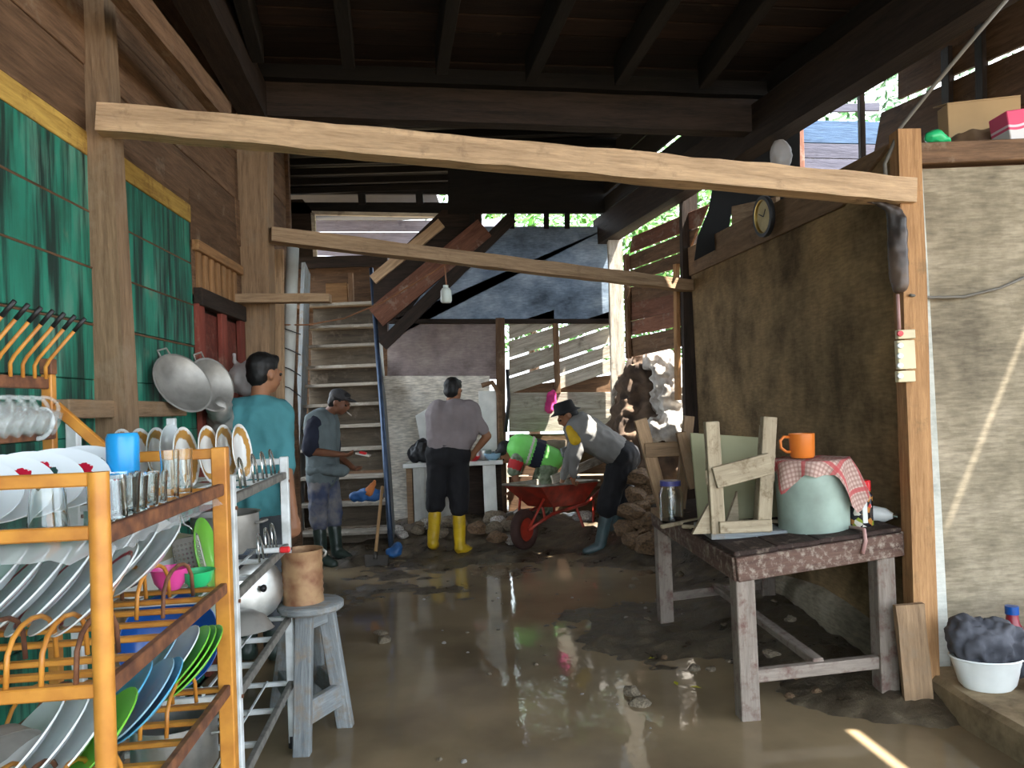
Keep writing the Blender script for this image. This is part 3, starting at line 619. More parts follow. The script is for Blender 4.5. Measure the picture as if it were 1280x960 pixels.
    fl.build('plastic_sheet', 'plastic_film', t, smooth=True, world=True, label='clear crumpled plastic sheet')
rack_orange()
# plates on the top shelf: leaning discs
for k in range(6):
    a = k / 5; p = R(.12 + .50 * a, .40 - .10 * a, 1.262 + .006 * a)
    plate('rose_plate', p, V((.30, -.50, .82)), 'white plate with red rose print leaning on top shelf of orange rack', 'rose plates on the top shelf', roll=(.0, .4, -.3, .1, -.5, .3)[k])
for k in range(6):
    plate('trim_plate' if k % 2 == 0 else 'porcelain', R(.24 + .012 * k, .10 + .052 * k, 1.046), V((-.60, -.40, .73)), 'white dinner plate standing in the near wires of the middle orange shelf', 'plates in the near wires of the middle shelf', k)
for k in range(5):
    plate('porcelain', R(.58, .12 + .055 * k, 1.046), V((-.60, -.40, .73)), 'white dinner plate standing in the far wires of the middle orange shelf', 'plates in the far wires of the middle shelf', k)
for k, (kind, v, lab) in enumerate((('leaf_plate', .035, 'lime green plate standing in the wires below the middle shelf'), ('leaf_plate', .052, 'lime green plate standing in the wires below the middle shelf'), ('leaf_plate', .068, 'lime green plate standing in the wires below the middle shelf'),
        ('porcelain', .098, 'white plate standing between the lime green and pale blue plates'), ('porcelain_blue', .15, 'pale blue plate beside a white plate in the lower wires'))):
    plate(kind, R(.64, v, .752), V((-.62, -.36, .73)), lab, 'lime green plates' if kind == 'leaf_plate' else None, k)
for k, (kind, v) in enumerate((('sky_plate', .06), ('porcelain_blue', .08), ('sky_plate', .13))):
    plate(kind, R(.40, v, .745), V((-.62, -.36, .73)), 'sky blue plate in the middle wires of the lower orange shelf' if kind == 'sky_plate' else 'pale blue plate between two sky blue plates', 'sky blue plates' if kind == 'sky_plate' else None, k)
for k in range(4):
    plate('leaf_plate' if k == 0 else 'porcelain', R(.20, .09 + .05 * k, .742), V((-.62, -.38, .72)), 'lime green plate at the near end of the lower orange shelf' if k == 0 else 'white plate leaning at the near end of the lower orange shelf', None if k == 0 else 'white plates on the lower shelf', k)
# bowls
def bowl(p, r, h, mat, label, nrm=(0, 0, 1), name='bowl', group=None, cat='bowl'):
    prof = [(r * .5, 0), (r * .8, h * .35), (r, h), (r + .003, h), (r - .002, h - .002), (r * .78, h * .35), (r * .45, .004), (1e-4, .004)]
    return MB().lathe([(1e-4, 0)] + prof, 28).build(name, mat, None, smooth=2, M=place(p, nrm), label=label, cat=cat, group=group)
bowl(R(.74, .13, .94), .052, .06, 'pink_plastic', 'small pink plastic bowl on the orange rack')
bowl(R(.76, .06, .94), .045, .045, 'green_plastic', 'small green plastic bowl beside the pink bowl', name='bowl')
bowl(R(.55, .40, 1.03), .06, .055, 'lime_plastic', 'lime bowl lying upside down beside the green wall', (.2, -.2, -1)); bowl(R(.60, .29, 1.03), .06, .055, 'lime_plastic', 'lime bowl tipped against the upside down lime bowl', (-.5, -.3, -.8))
bowl(R(.14, .33, .78), .12, .05, 'dull_metal', 'wide grey metal bowl tilted on the lower orange shelf', (.55, -.3, -.75))
# glasses: open tumblers standing upside down or upright
def glass_mesh(r, h, name='drinking_glass'):
    prof = [(r * .8, 0), (r * .86, h * .3), (r * .93, h * .75), (r, h), (r - .0025, h), (r * .93 - .003, h * .75), (r * .86 - .003, h * .3), (r * .8 - .003, .012)]
    return MB().lathe([(1e-4, 0)] + prof + [(1e-4, .012)], 20).mesh(name, 'clear_glass', smooth=2)
GA, GB, GC = glass_mesh(.038, .10), glass_mesh(.028, .085), glass_mesh(.024, .13)
for k, u in enumerate((.10, .16)): link('drinking_glass', GA, None, False, Matrix.Translation(R(u, .05 + .09 * (1 - k), 1.308)) @ Matrix.Rotation(math.pi, 4, 'X'), 'large ribbed glass upside down behind the near orange post', 'glass', 'large glasses')
for k, (u, v) in enumerate(((.22, .045), (.29, .045), (.36, .045), (.43, .05), (.26, .11), (.34, .11), (.41, .12))):
    link('drinking_glass', GB if k else GA, None, False, Matrix.Translation(R(u, v, 1.208)), 'clear drinking glass in the row along the rusty shelf rail', 'glass', 'glasses along the rusty rail')
link('drinking_glass', GC, None, False, Matrix.Translation(R(.53, .05, 1.208)), 'tall narrow glass beside the blue cup', 'glass'); link('drinking_glass', GC, None, False, Matrix.Translation(R(.62, .045, 1.208)), 'tall narrow glass near the square orange post', 'glass')
MB().lathe([(1e-4, 0), (.036, 0), (.04, .012), (.041, .115), (.036, .126), (1e-4, .127)], 24).build('cup', 'blue_plastic', None, smooth=2, M=Matrix.Translation(R(.62, .20, 1.26)), label='bright blue plastic cup standing on the orange rack', cat='cup')
MB().box((0, 0, 0), (.10, .10, .05)).build('tray_block', 'white_paint', None, bevel=.006, M=Matrix.Translation(R(.62, .20, 1.234)), label='white block under the bright blue cup', cat='box')
# glass mugs hanging under the hook rail
def mug_mesh():
    mb = MB(); r, h = .034, .10
    mb.lathe([(1e-4, 0), (r, 0), (r, h), (r - .004, h), (r - .005, .01), (1e-4, .01)], 20)
    return mb.mesh('glass_mug', 'pale_glass', smooth=2)
MUG = mug_mesh()
HND = MB().tube([(.032 + .034 * math.sin(a) , 0, .05 - .036 * math.cos(a)) for a in [math.pi * i / 8 for i in range(9)]], .0055, 8).mesh('handle', 'pale_glass', smooth=True)
for k in range(6):
    u = .735 - k * .058; M = Matrix.Translation(R(u - .06, .49, 1.455)) @ Matrix.Rotation(.35, 4, 'Z') @ Matrix.Rotation(math.radians(112), 4, 'Y') @ Matrix.Rotation(math.pi - .5, 4, 'Z')
    g = link('glass_mug', MUG, None, False, M, 'clear glass mug hanging in a row under the hook rail', 'mug', 'hanging glass mugs'); link('handle', HND, g)
link('cup_handle_ring', MB().tube([(.032 * math.cos(a), 0, .042 * math.sin(a)) for a in [2 * math.pi * i / 16 for i in range(17)]], .007, 8).mesh('cup_handle_ring', 'porcelain', smooth=True), None, False, Matrix.Translation(PY(50, 530, 2.1)) @ Matrix.Rotation(.45, 4, 'Y'), 'white ring handle hanging in front of the glass mugs', 'handle')
# ---------------------------------------------------------------- white rack
WO = V((-.90, 2.42, 0)); WU = V((-.105, .9945, 0)); WV = V((-.9945, -.105, 0))
def W(u, v, z): return WO + WU * u + WV * v + V((0, 0, z))
def rack_white():
    t = thing('dish_rack', 'white painted metal dish rack standing behind the orange rack', 'dish rack', W(.45, .22, 0))
    def b(nm, p, q, w, h, mat, up=ZUP, bev=.003): return MB().bar(p, q, w, h, up).build(nm, mat, t, bevel=bev, world=True)
    for u, v, z in ((0, 0, 1.235), (.9, 0, 1.235), (0, .46, 1.42), (.9, .46, 1.42)):
        p = b('post', W(u, v, .02), W(u, v, z), .034, .034, 'white_paint', WU)
        for zz in (1.13, .84, .545): MB().tube([W(u, v, zz) - WV * .015, W(u, v, zz) - WV * .023], .006, 8).build('bolt', 'rust', p, world=True)
        MB().tube([W(u, v, 0), W(u, v, .05)], .022, 10).build('rubber_foot', 'black_rubber', p, smooth=2, world=True)
    b('top_rail', W(.9, 0, 1.215), W(.9, .46, 1.22), .02, .026, 'white_paint')
    for z in (1.155, .85, .545, .27):
        b('front_rail', W(.015, .0, z), W(.885, .0, z), .022, .03, 'grey_rail'); b('back_rail', W(0, .46, z), W(.9, .46, z), .02, .03, 'grey_rail')
        for u in (0, .3, .6, .9): b('end_rail' if u in (0, .9) else 'cross_bar', W(u, 0, z), W(u, .46, z), .02, .018, 'white_paint')
        for v in (.1, .19, .28, .37): b('shelf_wire', W(0, v, z + .012), W(.9, v, z + .012), .007, .007, 'white_paint', bev=0)
    for z, us in ((1.165, (.30, .5, .66, .82)), (.86, (.55, .68, .8))):
        for u in us:
            pts = [W(u + .035 * math.cos(a), .03 + .012 * math.sin(a), z + .105 * max(0, math.sin(a)) ** .6) for a in [math.pi * i / 8 for i in range(9)]]
            MB().tube(pts, .0045, 7).build('wire_loop', 'chrome', t, smooth=True, world=True)
rack_white()
for k, (x, y, Y) in enumerate(((150, 566, 2.95), (172, 566, 2.9), (193, 560, 2.95), (211, 558, 2.9), (226, 562, 2.75), (256, 560, 2.85), (277, 562, 2.95), (297, 566, 2.98))):
    p = PY(x, y, Y); p.z = 1.17 + .108
    plate('gold_plate' if k != 3 else 'porcelain', p, V((1, .02, .12)), 'gold rimmed white plate standing on top of the white rack' if k != 3 else 'plain white plate among the gold rimmed plates', 'gold rimmed plates' if k != 3 else None, k * .7)
# things on and under the white rack
def pot(p, r, h, mat, label, nrm=(0, 0, 1), cat='pot', name='cooking_pot', ears=True):
    M = place(p, nrm); t = thing(name, label, cat, M=M)
    MB().lathe([(1e-4, 0), (r * .9, 0), (r, h * .12), (r, h), (r + .008, h + .004), (r - .004, h), (r - .005, .012), (1e-4, .01)], 28).build('body', mat, t, smooth=2)
    if ears:
        for s in (-1, 1): MB().tube([(s * r, -.03, h * .75), (s * (r + .03), -.025, h * .78), (s * (r + .03), .025, h * .78), (s * r, .03, h * .75)], .005, 8).build('handle', mat, t, smooth=True)
    return t
pot(W(.70, .20, .878), .13, .15, 'dull_metal', 'grey metal cooking pot on the second shelf of the white rack')
bowl(W(.15, .26, .69), .15, .09, 'deep_blue_plastic', 'deep blue plastic basin standing on edge in the white rack', (.55, -.75, .2), name='basin', cat='basin')
pot(W(.10, .22, .295), .13, .16, 'aluminium', 'shiny aluminium pot on the bottom shelf of the white rack')
bowl(W(.62, .16, .655), .15, .075, 'dull_metal', 'grey metal basin lying upside down on the third white shelf', (.05, -.1, -1), name='basin', cat='basin')
t = thing('storage_container', 'pale green translucent plastic container on the white rack', 'container', W(.55, .20, .58), .1)
MB().lathe([(1e-4, 0), (.06, 0), (.078, .22), (.082, .225), (.072, .23), (1e-4, .232)], 20).build('body', 'pale_green_plastic', t, smooth=2)
MB().lathe([(1e-4, .231), (.084, .231), (.084, .247), (1e-4, .25)], 20).build('lid', 'white_paint', t, smooth=2)
t = thing('pan_lid', 'round grey pan lid leaning beside the pale green container', 'lid', M=place(W(.80, .10, .70), (.75, -.6, .15)))
MB().lathe([(1e-4, .02), (.06, .016), (.115, .003), (.12, 0), (.118, -.003), (.06, .012), (1e-4, .016)], 28).build('disc', 'aluminium', t, smooth=2); MB().lathe([(1e-4, .02), (.01, .02), (.016, .035), (1e-4, .042)], 12).build('knob', 'black_rubber', t, smooth=True)
t = thing('kitchen_knife', 'knife with red tipped white handle on the second white shelf', 'knife', M=Matrix.Translation(W(.62, .03, .885)) @ Matrix.Rotation(.1, 4, 'Z'))
MB().box((-.11, 0, 0), (.16, .003, .026)).build('blade', 'chrome', t, bevel=.001); MB().box((.01, 0, 0), (.09, .014, .02)).build('handle', 'white_paint', t, bevel=.004); MB().box((.075, 0, 0), (.04, .018, .024)).build('handle_tip', 'red_plastic', t, bevel=.005)
# grater, enamel cup, basket hanging between the racks
def grater():
    t = thing('box_grater', 'flat metal grater hanging by its wire handle from the white rack', 'grater', M=Matrix.Translation(PY(236, 702, 2.38)) @ Matrix.Rotation(-.16, 4, 'Y') @ Matrix.Rotation(.2, 4, 'Z'))
    MB().prism([(-.048, 0, -.075), (.048, 0, -.075), (.04, 0, .075), (-.04, 0, .075)], (0, .012, 0)).build('plate', 'dull_metal', t, bevel=.002)
    th = MB()
    for i in range(9):
        for j in range(7): th.lathe([(.0042, 0), (.002, .004), (1e-4, .004)], 5, Matrix.Translation((-.036 + j * .012, 0, -.062 + i * .0145)) @ Matrix.Rotation(math.pi / 2, 4, 'X'))
    th.build('teeth', 'chrome', t, kind='stuff')
    MB().tube([(-.036, .005, .075), (-.02, .005, .105), (-.006, .005, .115), (0, .005, .16), (.006, .005, .115), (.02, .005, .105), (.036, .005, .075)], .003, 6).build('handle', 'chrome', t, smooth=True)
grater()
t = thing('enamel_cup', 'cream enamel jug lying on its side showing yellow inside', 'jug', M=place(PY(205, 688, 2.5), (-.85, -.5, .12)))
MB().lathe([(1e-4, -.09), (.05, -.09), (.062, .0), (.068, .09), (.064, .09), (.058, 0), (.046, -.08), (1e-4, -.08)], 24).build('body', 'cream_enamel', t, smooth=2); MB().lathe([(.063, .06), (.0635, .088), (.061, .088), (1e-4, -.03)], 24).build('inside', 'yellow_enamel', t, smooth=2)
t = thing('plastic_basket', 'dark purple plastic basket between the two racks', 'basket', PY(157, 735, 2.42) , .1)
MB().ring([(.055, 0), (.075, .16), (.079, .16), (.059, 0)], 20).build('side', 'purple_plastic', t, smooth=2); MB().lathe([(1e-4, .0), (.058, 0), (.058, .006), (1e-4, .006)], 20).build('base', 'purple_plastic', t)
for k in range(3): MB().ring([(.060 + .005 * k * 1.2, .04 * k + .03), (.064 + .005 * k * 1.2, .04 * k + .034), (.060 + .005 * k * 1.2, .04 * k + .04)], 20).build('rib', 'purple_plastic', t)
plate('leaf_plate', W(.03, .10, .985), V((1, .12, .2)), 'lime green plate behind the square orange post on the white rack', None)
for k in range(3): plate('porcelain', W(.02 + .05 * k, .30, .985), V((.6, -.75, .2)), 'white plate standing on the second shelf of the white rack', 'plates on the second white shelf')
# pans hanging on the left wall
def wallpan(px, py, r, depth, nrm, label, mat='dull_metal', off=.12):
    p = PL(px, py, LWALL) + V((off, 0, 0)); t = thing('hanging_pan', label, 'pan', M=place(p, nrm, .3))
    MB().lathe([(1e-4, -depth), (r * .5, -depth * .8), (r * .85, -depth * .3), (r, 0), (r + .006, .002), (r - .004, .003), (r * .83, -depth * .25), (r * .5, -depth * .74), (1e-4, -depth * .94)], 32).build('bowl', mat, t, smooth=2)
    MB().tube([(-.03, r, 0), (-.028, r + .035, .003), (.028, r + .035, .003), (.03, r, 0)], .005, 8).build('handle', mat, t, smooth=True)
wallpan(198, 480, .155, .06, V((.80, -.42, .42)), 'large shallow grey wok hanging on the green wall')
wallpan(236, 482, .145, .05, V((.86, -.45, .22)), 'narrower grey pan hanging beside the large wok')
organic('grey_sack', [('e', PL(258, 524, LWALL) + V((.10, 0, 0)), (.10, .12, .10)), ('e', PL(245, 512, LWALL) + V((.13, 0, 0)), (.07, .08, .08)), ('e', PL(270, 536, LWALL) + V((.08, 0, 0)), (.06, .08, .05))], 'dull_metal', voxel=.016, wr=.012, ws=14, label='crumpled grey sack hanging under the pans', cat='sack')
bp = PL(272, 475, LWALL) + V((.16, 0, 0))
t = thing('plastic_bag', 'knotted translucent plastic bag hanging beside the pans', 'bag', bp)
organic('bag', [('e', bp, (.085, .09, .095)), ('e', bp + V((.02, 0, -.05)), (.07, .08, .06)), ('c', bp + V((-.04, 0, .07)), bp + V((-.06, 0, .15)), .022, .012), ('c', bp + V((.03, 0, .07)), bp + V((.02, 0, .12)), .022, .012)], 'bag_film', t, voxel=.014, wr=.01, ws=22)
# ================================================================ table on the right and what stands on it
wood('table_wood', '#4a3730', '#6f564b', mud='#988b7e', mudamt=.42, ms=24, sy=16, var=.1)
wood('table_leg', '#746960', '#978b80', mud='#6b5048', mudamt=.4, ms=12, sy=16, var=.1)
wood('table_top', '#241a17', '#3f302a', mud='#7a6c60', mudamt=.25, ms=14, sy=14, var=.1)
wood('stool_wood', '#8f816b', '#b3a48b', mud='#75664f', ms=14, mudamt=.3, sy=18, var=.08)
wood('bluegrey_wood', '#656a6e', '#949898', mud='#83786b', ms=12, mudamt=.4, sy=16, var=.1)
plain('bucket_green', '#a0b3a8', .55, 0, .1, 7, h2='#88968c')
plain('orange_plastic', '#d9782d', .35, 0, .06, 6)
plain('khaki_board', '#a9a681', .6, 0, .08, 4)
plain('cream_switch', '#d9cba6', .5, 0, .08)
plain('brass', '#a58b4a', .35, .7, .1)
plain('clock_face', '#c4b27c', .5, 0, .12, 12)
plain('black_sheet', '#2a2422', .45, 0, .25, 8, h2='#5a4a40')
plain('tarp_loft_dark', '#0b0b0c', .8, 0, .2, 8)
plain('cardboard', '#a8895f', .8, 0, .06, 5)
plain('brown_sack', '#7a6045', .85, 0, .15, 8)
plain('cable_grey', '#6a655c', .6)
plain('dark_cloth', '#33353d', .85, 0, .3, 9, h2='#55565e')
plain('white_plastic', '#e6eae8', .3, 0, .05)
plain('rusty_tin', '#a5835f', .6, .25, .2, 14, h2='#7c5138')
plain('pink_tube', '#b38a84', .5)
plain('purple_lid', '#4b4c8c', .4)
plain('maroon_plastic', '#8c1f30', .35, 0, .1)
def ztab(p): return .728 + (p.x - .98) * .07
FL, FR, BL = PY(917, 690, 3.39), PY(1124, 658, 3.52), PY(814, 631, 4.80)
BR = BL + (FR - FL)
def build_table():
    t = thing('wooden_table', 'mud spotted wooden table with thick legs beside the plaster partition', 'table', (1.3, 4.1, 0))
    x = (FR - FL).normalized(); y = (BL - FL).normalized(); n = x.cross(y).normalized()
    def bd(nm, p, q, w, th, mat, up=n): return board(nm, p, q, w, th, mat, up=up, parent=t, bevel=.004)
    for i in range(4):
        a = (i + .5) / 4; o = FL.lerp(FR, a); bd('top_board', o - y * .01 - n * .012, o + (BL - FL) + y * .01 - n * .012, .022, (FR - FL).length / 4 - .003, 'table_top')
    dn = n * -.078
    bd('apron', FL + dn, FR + dn, .105, .04, 'table_wood'); bd('apron', FL + dn + x * .01, BL + dn + x * .01, .105, .04, 'table_wood')
    bd('apron', BL + dn, BR + dn, .105, .04, 'table_wood'); bd('apron', FR + dn, BR + dn, .105, .04, 'table_wood')
    feet = [PZ(935, 897), PZ(1108, 880), PZ(832, 782), PZ(958, 766)]
    tops = [FL + x * .05 + y * .05, FR - x * .07 + y * .05, BL + x * .05 - y * .05, BR - x * .07 - y * .05]
    for f, c in zip(feet, tops): bd('leg', f - V((0, 0, .09)), c + n * -.03, .085, .085, 'table_leg', up=y)
    at = lambda i, k: feet[i].lerp(tops[i], k)
    bd('stretcher', at(0, .24), at(1, .24), .055, .04, 'table_leg'); bd('stretcher', at(2, .24), at(3, .24), .055, .04, 'table_leg')
    bd('stretcher', at(0, .27).lerp(at(1, .27), .52), at(2, .27).lerp(at(3, .27), .5), .04, .05, 'table_leg')
build_table()
def tp(px, Y, dz=0):         # a point on the table top in the column px at depth Y
    p = PY(px, 650, Y); p.z = ztab(p) + .0035 * (Y - 3.4) + dz; return p
# upturned stool
def upstool():
    Y0, Y1 = 3.66, 3.98
    b0 = tp(925, (Y0 + Y1) / 2)
    t = thing('wooden_stool', 'pale wooden stool standing upside down on the table', 'stool', b0)
    def bd(nm, p, q, w, th, up=V((1, 0, 0)), mat='stool_wood'): return board(nm, p, q, w, th, mat, up=up, parent=t, bevel=.003)
    zb = b0.z
    A = [(892, 972), (Y0, Y1)]
    L0, L1 = PY(896, 640, Y0), PY(889, 527, Y0); R0, R1 = PY(952, 640, Y0), PY(961, 521, Y0)
    d = V((0, .26, 0)); L0.z = R0.z = zb + .03
    bd('seat', b0 + V((-.19, 0, .018)), b0 + V((.17, 0, .018)), .03, .36, ZUP, 'bluegrey_wood')
    bd('leg', L0, L1, .065, .05); bd('leg', R0, R1, .065, .05); sh_ = V((.07, 0, 0)); bd('leg', L0 + d + sh_, L1 + d + sh_ - V((0, 0, .05)), .055, .05); bd('leg', R0 + d + sh_, R1 + d + sh_ - V((0, 0, .05)), .055, .05)
    bd('cross_bar', L0.lerp(L1, .50) + V((-.01, -.035, 0)), R0.lerp(R1, .60) + V((.01, -.035, 0)), .10, .03, ZUP)
    bd('cross_bar', L0.lerp(L1, .06) + V((0, -.03, 0)), R0.lerp(R1, .06) + V((.03, -.03, 0)), .055, .03, ZUP)
    bd('side_bar', L0.lerp(L1, .5) + V((-.03, 0, 0)), L0.lerp(L1, .5) + d + V((.04, 0, 0)), .07, .025, ZUP); bd('side_bar', R0.lerp(R1, .5) + V((.03, 0, 0)), R0.lerp(R1, .5) + d + V((.10, 0, 0)), .07, .025, ZUP)
    MB().prism([L0 + V((-.035, 0, 0)), L0 + V((-.12, 0, 0)), L0 + V((-.035, 0, .14))], (0, .03, 0)).build('corner_brace', 'stool_wood', t, world=True)
    MB().prism([R0 + d + V((-.035, 0, 0)), R0 + d + V((-.10, 0, 0)), R0 + d + V((-.035, 0, .16))], (0, .03, 0)).build('corner_brace', 'stool_wood', t, world=True)
upstool()
# wooden chair frame behind
def oldchair():
    Y = 4.56; b0 = tp(830, Y)
    t = thing('wooden_stool', 'old brown stool frame lying with legs up at the end of the table', 'stool', b0)
    def bd(nm, p, q, w, th, up=V((1, 0, 0)), mat='post_timber'): return board(nm, p, q, w, th, mat, up=up, parent=t, bevel=.003)
    q0, q1 = PY(830, 618, Y), PY(800, 524, Y); q0.z = b0.z + .03; bd('leg', q0, q1, .075, .05)
    r0, r1 = PY(848, 605, Y), PY(861, 520, Y); r0.z = b0.z + .03; bd('leg', r0, r1, .06, .05)
    r2, r3 = PY(866, 606, Y - .2), PY(851, 540, Y - .2); bd('leg', r2 - V((0, 0, .02)), r3, .055, .05)
    bd('rail', PY(806, 563, Y - .03), PY(858, 560, Y - .03), .085, .03, ZUP)
    bd('seat', V((q0.x - .06, Y, b0.z + .018)), V((r0.x + .10, Y, b0.z + .018)), .03, .26, ZUP)
oldchair()
bb = [PY(863, 541, 4.24), PY(968, 548, 4.12), PY(975, 626, 4.02), PY(872, 629, 4.14)]
bb[2].z = bb[3].z = ztab(bb[2]) + .004
MB().prism(bb, (0, .02, 0)).build('serving_board', 'khaki_board', bevel=.003, label='large khaki rectangular board leaning behind the upturned stool', cat='board')
# jar with purple lid
t = thing('glass_jar', 'clear glass jar with purple blue lid on the table', 'jar', tp(840, 4.32))
MB().lathe([(1e-4, 0), (.062, 0), (.066, .01), (.066, .16), (.055, .19), (.055, .205), (.05, .205), (.05, .19), (.061, .158), (.061, .014), (1e-4, .014)], 24).build('body', 'clear_glass', t, smooth=2)
MB().lathe([(1e-4, .204), (.058, .204), (.058, .232), (1e-4, .235)], 24).build('lid', 'purple_lid', t, smooth=2)
for k, (a, b) in enumerate((((853, 4.05), (884, 3.94)), ((826, 4.1), (872, 4.2)), ((905, 4.06), (985, 3.86)))):
    p, q = tp(*a, .02), tp(*b, .02); board('wooden_stick', p, q, .02, .025, 'stool_wood', label=('thin stick lying beside the jar with purple lid', 'thin stick lying across the far corner of the table', 'thin stick lying under the upturned stool')[k], cat='stick')
# bucket under a checked cloth
BK = tp(1017, 3.70); BRD, BH = .168, .335
t = thing('plastic_bucket', 'pale green bucket standing on the table under a checked cloth', 'bucket', BK)
MB().lathe([(1e-4, 0), (BRD * .93, 0), (BRD * .96, .01), (BRD, BH), (BRD + .006, BH), (BRD - .004, BH - .004), (BRD * .93, .015), (1e-4, .015)], 36).build('body', 'bucket_green', t, smooth=2)
def checked():
    m, tt, b = nodes('checked_cloth'); L = tt.links.new
    tc = N(tt, 'ShaderNodeUVMap') if False else N(tt, 'ShaderNodeAttribute', attribute_name='flat')
    sp = N(tt, 'ShaderNodeSeparateXYZ'); L(tc.outputs['Vector'], sp.inputs[0]); cols = []
    def stripe(src, sc, wd):
        a = N(tt, 'ShaderNodeMath', operation='MULTIPLY'); a.inputs[1].default_value = sc; L(src, a.inputs[0])
        f = N(tt, 'ShaderNodeMath', operation='FRACT'); L(a.outputs[0], f.inputs[0]); l = N(tt, 'ShaderNodeMath', operation='LESS_THAN'); l.inputs[1].default_value = wd; L(f.outputs[0], l.inputs[0]); return l.outputs[0]
    base = lin('#c3a79b'); out = None
    for src, sc, wd, h, amt in ((sp.outputs[0], 48, .45, '#8f6a62', .55), (sp.outputs[1], 48, .45, '#8f6a62', .55), (sp.outputs[0], 6.5, .13, '#b1474a', .8), (sp.outputs[1], 6.5, .13, '#b1474a', .8)):
        s = stripe(src, sc, wd); k = N(tt, 'ShaderNodeMath', operation='MULTIPLY'); k.inputs[1].default_value = amt; L(s, k.inputs[0])
        mx = N(tt, 'ShaderNodeMixRGB'); mx.inputs[1].default_value = base; mx.inputs[2].default_value = lin(h); L(k.outputs[0], mx.inputs[0])
        if out: L(out, mx.inputs[1])
        out = mx.outputs[0]
    L(out, b.inputs['Base Color']); b.inputs['Roughness'].default_value = .9
checked()
def cloth():
    n = 72; rings = 22; vs = []; uv = []; fs = []
    for i in range(rings + 1):
        for j in range(n):
            a = 2 * math.pi * j / n           # 0 = +x, -pi/2 = towards the yard
            d = math.degrees(a) % 360
            def lobe(c, w, l): return l * max(0, 1 - abs((d - c + 180) % 360 - 180) / w)
            drop = .055 + lobe(212, 26, .10) + lobe(255, 30, .015) + lobe(312, 30, .20) + lobe(345, 28, .06) + lobe(100, 60, .06) + .012 * noise.noise(V((math.cos(a) * 3, math.sin(a) * 3, 1)))
            s = i / rings; R0 = BRD + .012; tot = R0 + drop; l = s * tot
            if l < R0: r = l; z = BH + .006 + .004 * noise.noise(V((r * 20 * math.cos(a), r * 20 * math.sin(a), 0)))
            else:
                q = l - R0; f = .012 * math.sin(a * 9) * min(1, q / .05); r = R0 + .03 * q / .2 + f + .02 * lobe(345, 40, 1) * q / .06; z = BH + .004 - q
            vs.append((r * math.cos(a), r * math.sin(a), z)); uv.append((l * math.cos(a + .6), l * math.sin(a + .6), 0))
    for i in range(rings):
        for j in range(n): fs.append((i * n + j, i * n + (j + 1) % n, (i + 1) * n + (j + 1) % n, (i + 1) * n + j))
    me = bpy.data.meshes.new('checked_cloth'); me.from_pydata(vs, [], fs)
    at = me.attributes.new('flat', 'FLOAT_VECTOR', 'POINT')
    for k, u in enumerate(uv): at.data[k].vector = u
    me.materials.append(MATS['checked_cloth']); me.shade_smooth()
    link('checked_cloth', me, None, False, Matrix.Translation(BK), 'red and white checked cloth draped over the bucket', 'cloth')
cloth()
t = thing('plastic_mug', 'orange plastic mug standing on the cloth covered bucket', 'mug', BK + V((-.045, -.02, BH + .012)))
MB().lathe([(1e-4, 0), (.05, 0), (.056, .01), (.06, .115), (.056, .115), (.052, .012), (1e-4, .01)], 28).build('body', 'orange_plastic', t, smooth=2)
MB().tube([(-.056, 0, .10), (-.085, 0, .102), (-.102, 0, .085), (-.10, 0, .05), (-.075, 0, .03), (-.054, 0, .03)], .0075, 8).build('handle', 'orange_plastic', t, smooth=True)
def jarlabel():
    m, tt, b = nodes('jar_label'); L = tt.links.new; tc = N(tt, 'ShaderNodeTexCoord'); v = N(tt, 'ShaderNodeTexVoronoi'); v.inputs['Scale'].default_value = 42; L(tc.outputs['Object'], v.inputs[0])
    sx = N(tt, 'ShaderNodeSeparateXYZ'); L(v.outputs['Color'], sx.inputs[0])
    r = ramp(tt, [(.0, lin('#1d1a20')), (.45, lin('#1d1a20')), (.5, lin('#d8d2c4')), (.62, lin('#b5793a')), (.74, lin('#2a2530')), (.86, lin('#8c9a3a')), (.94, lin('#c0392f'))]); r.color_ramp.interpolation = 'CONSTANT'; L(sx.outputs[0], r.inputs[0]); L(r.outputs[0], b.inputs['Base Color']); b.inputs['Roughness'].default_value = .25
jarlabel()
t = thing('coffee_jar', 'dark printed jar with red lid beside the bucket', 'jar', tp(1077, 3.64))
MB().lathe([(1e-4, 0), (.05, 0), (.052, .01), (.052, .15), (.043, .175), (1e-4, .176)], 24).build('body', 'jar_label', t, smooth=2); MB().lathe([(1e-4, .172), (.048, .172), (.048, .215), (.044, .22), (1e-4, .22)], 24).build('lid', 'red_plastic', t, smooth=2)
MB().box((-.005, -.0505, .085), (.022, .006, .12)).build('label_panel', 'white_plastic', t, bevel=.001)
t = thing('squeeze_bottle', 'white squeeze bottle lying on its side at the table corner', 'bottle', M=place(tp(1090, 3.72, .042), (.75, -.55, -.08)))
MB().lathe([(1e-4, -.03), (.034, -.03), (.038, .0), (.034, .06), (.013, .095), (1e-4, .096)], 20).build('body', 'white_plastic', t, smooth=2); MB().lathe([(1e-4, .094), (.013, .094), (.013, .115), (1e-4, .116)], 14).build('cap', 'chrome', t, smooth=2)
p = tp(1062, 3.6, .012); MB().tube([p, tp(1070, 3.55, .016), PY(1080, 662, 3.46), PY(1082, 676, 3.46), PY(1078, 692, 3.46)], .009, 8).build('hose_end', 'pink_tube', smooth=True, label='short pinkish hose hanging over the table edge', cat='hose')
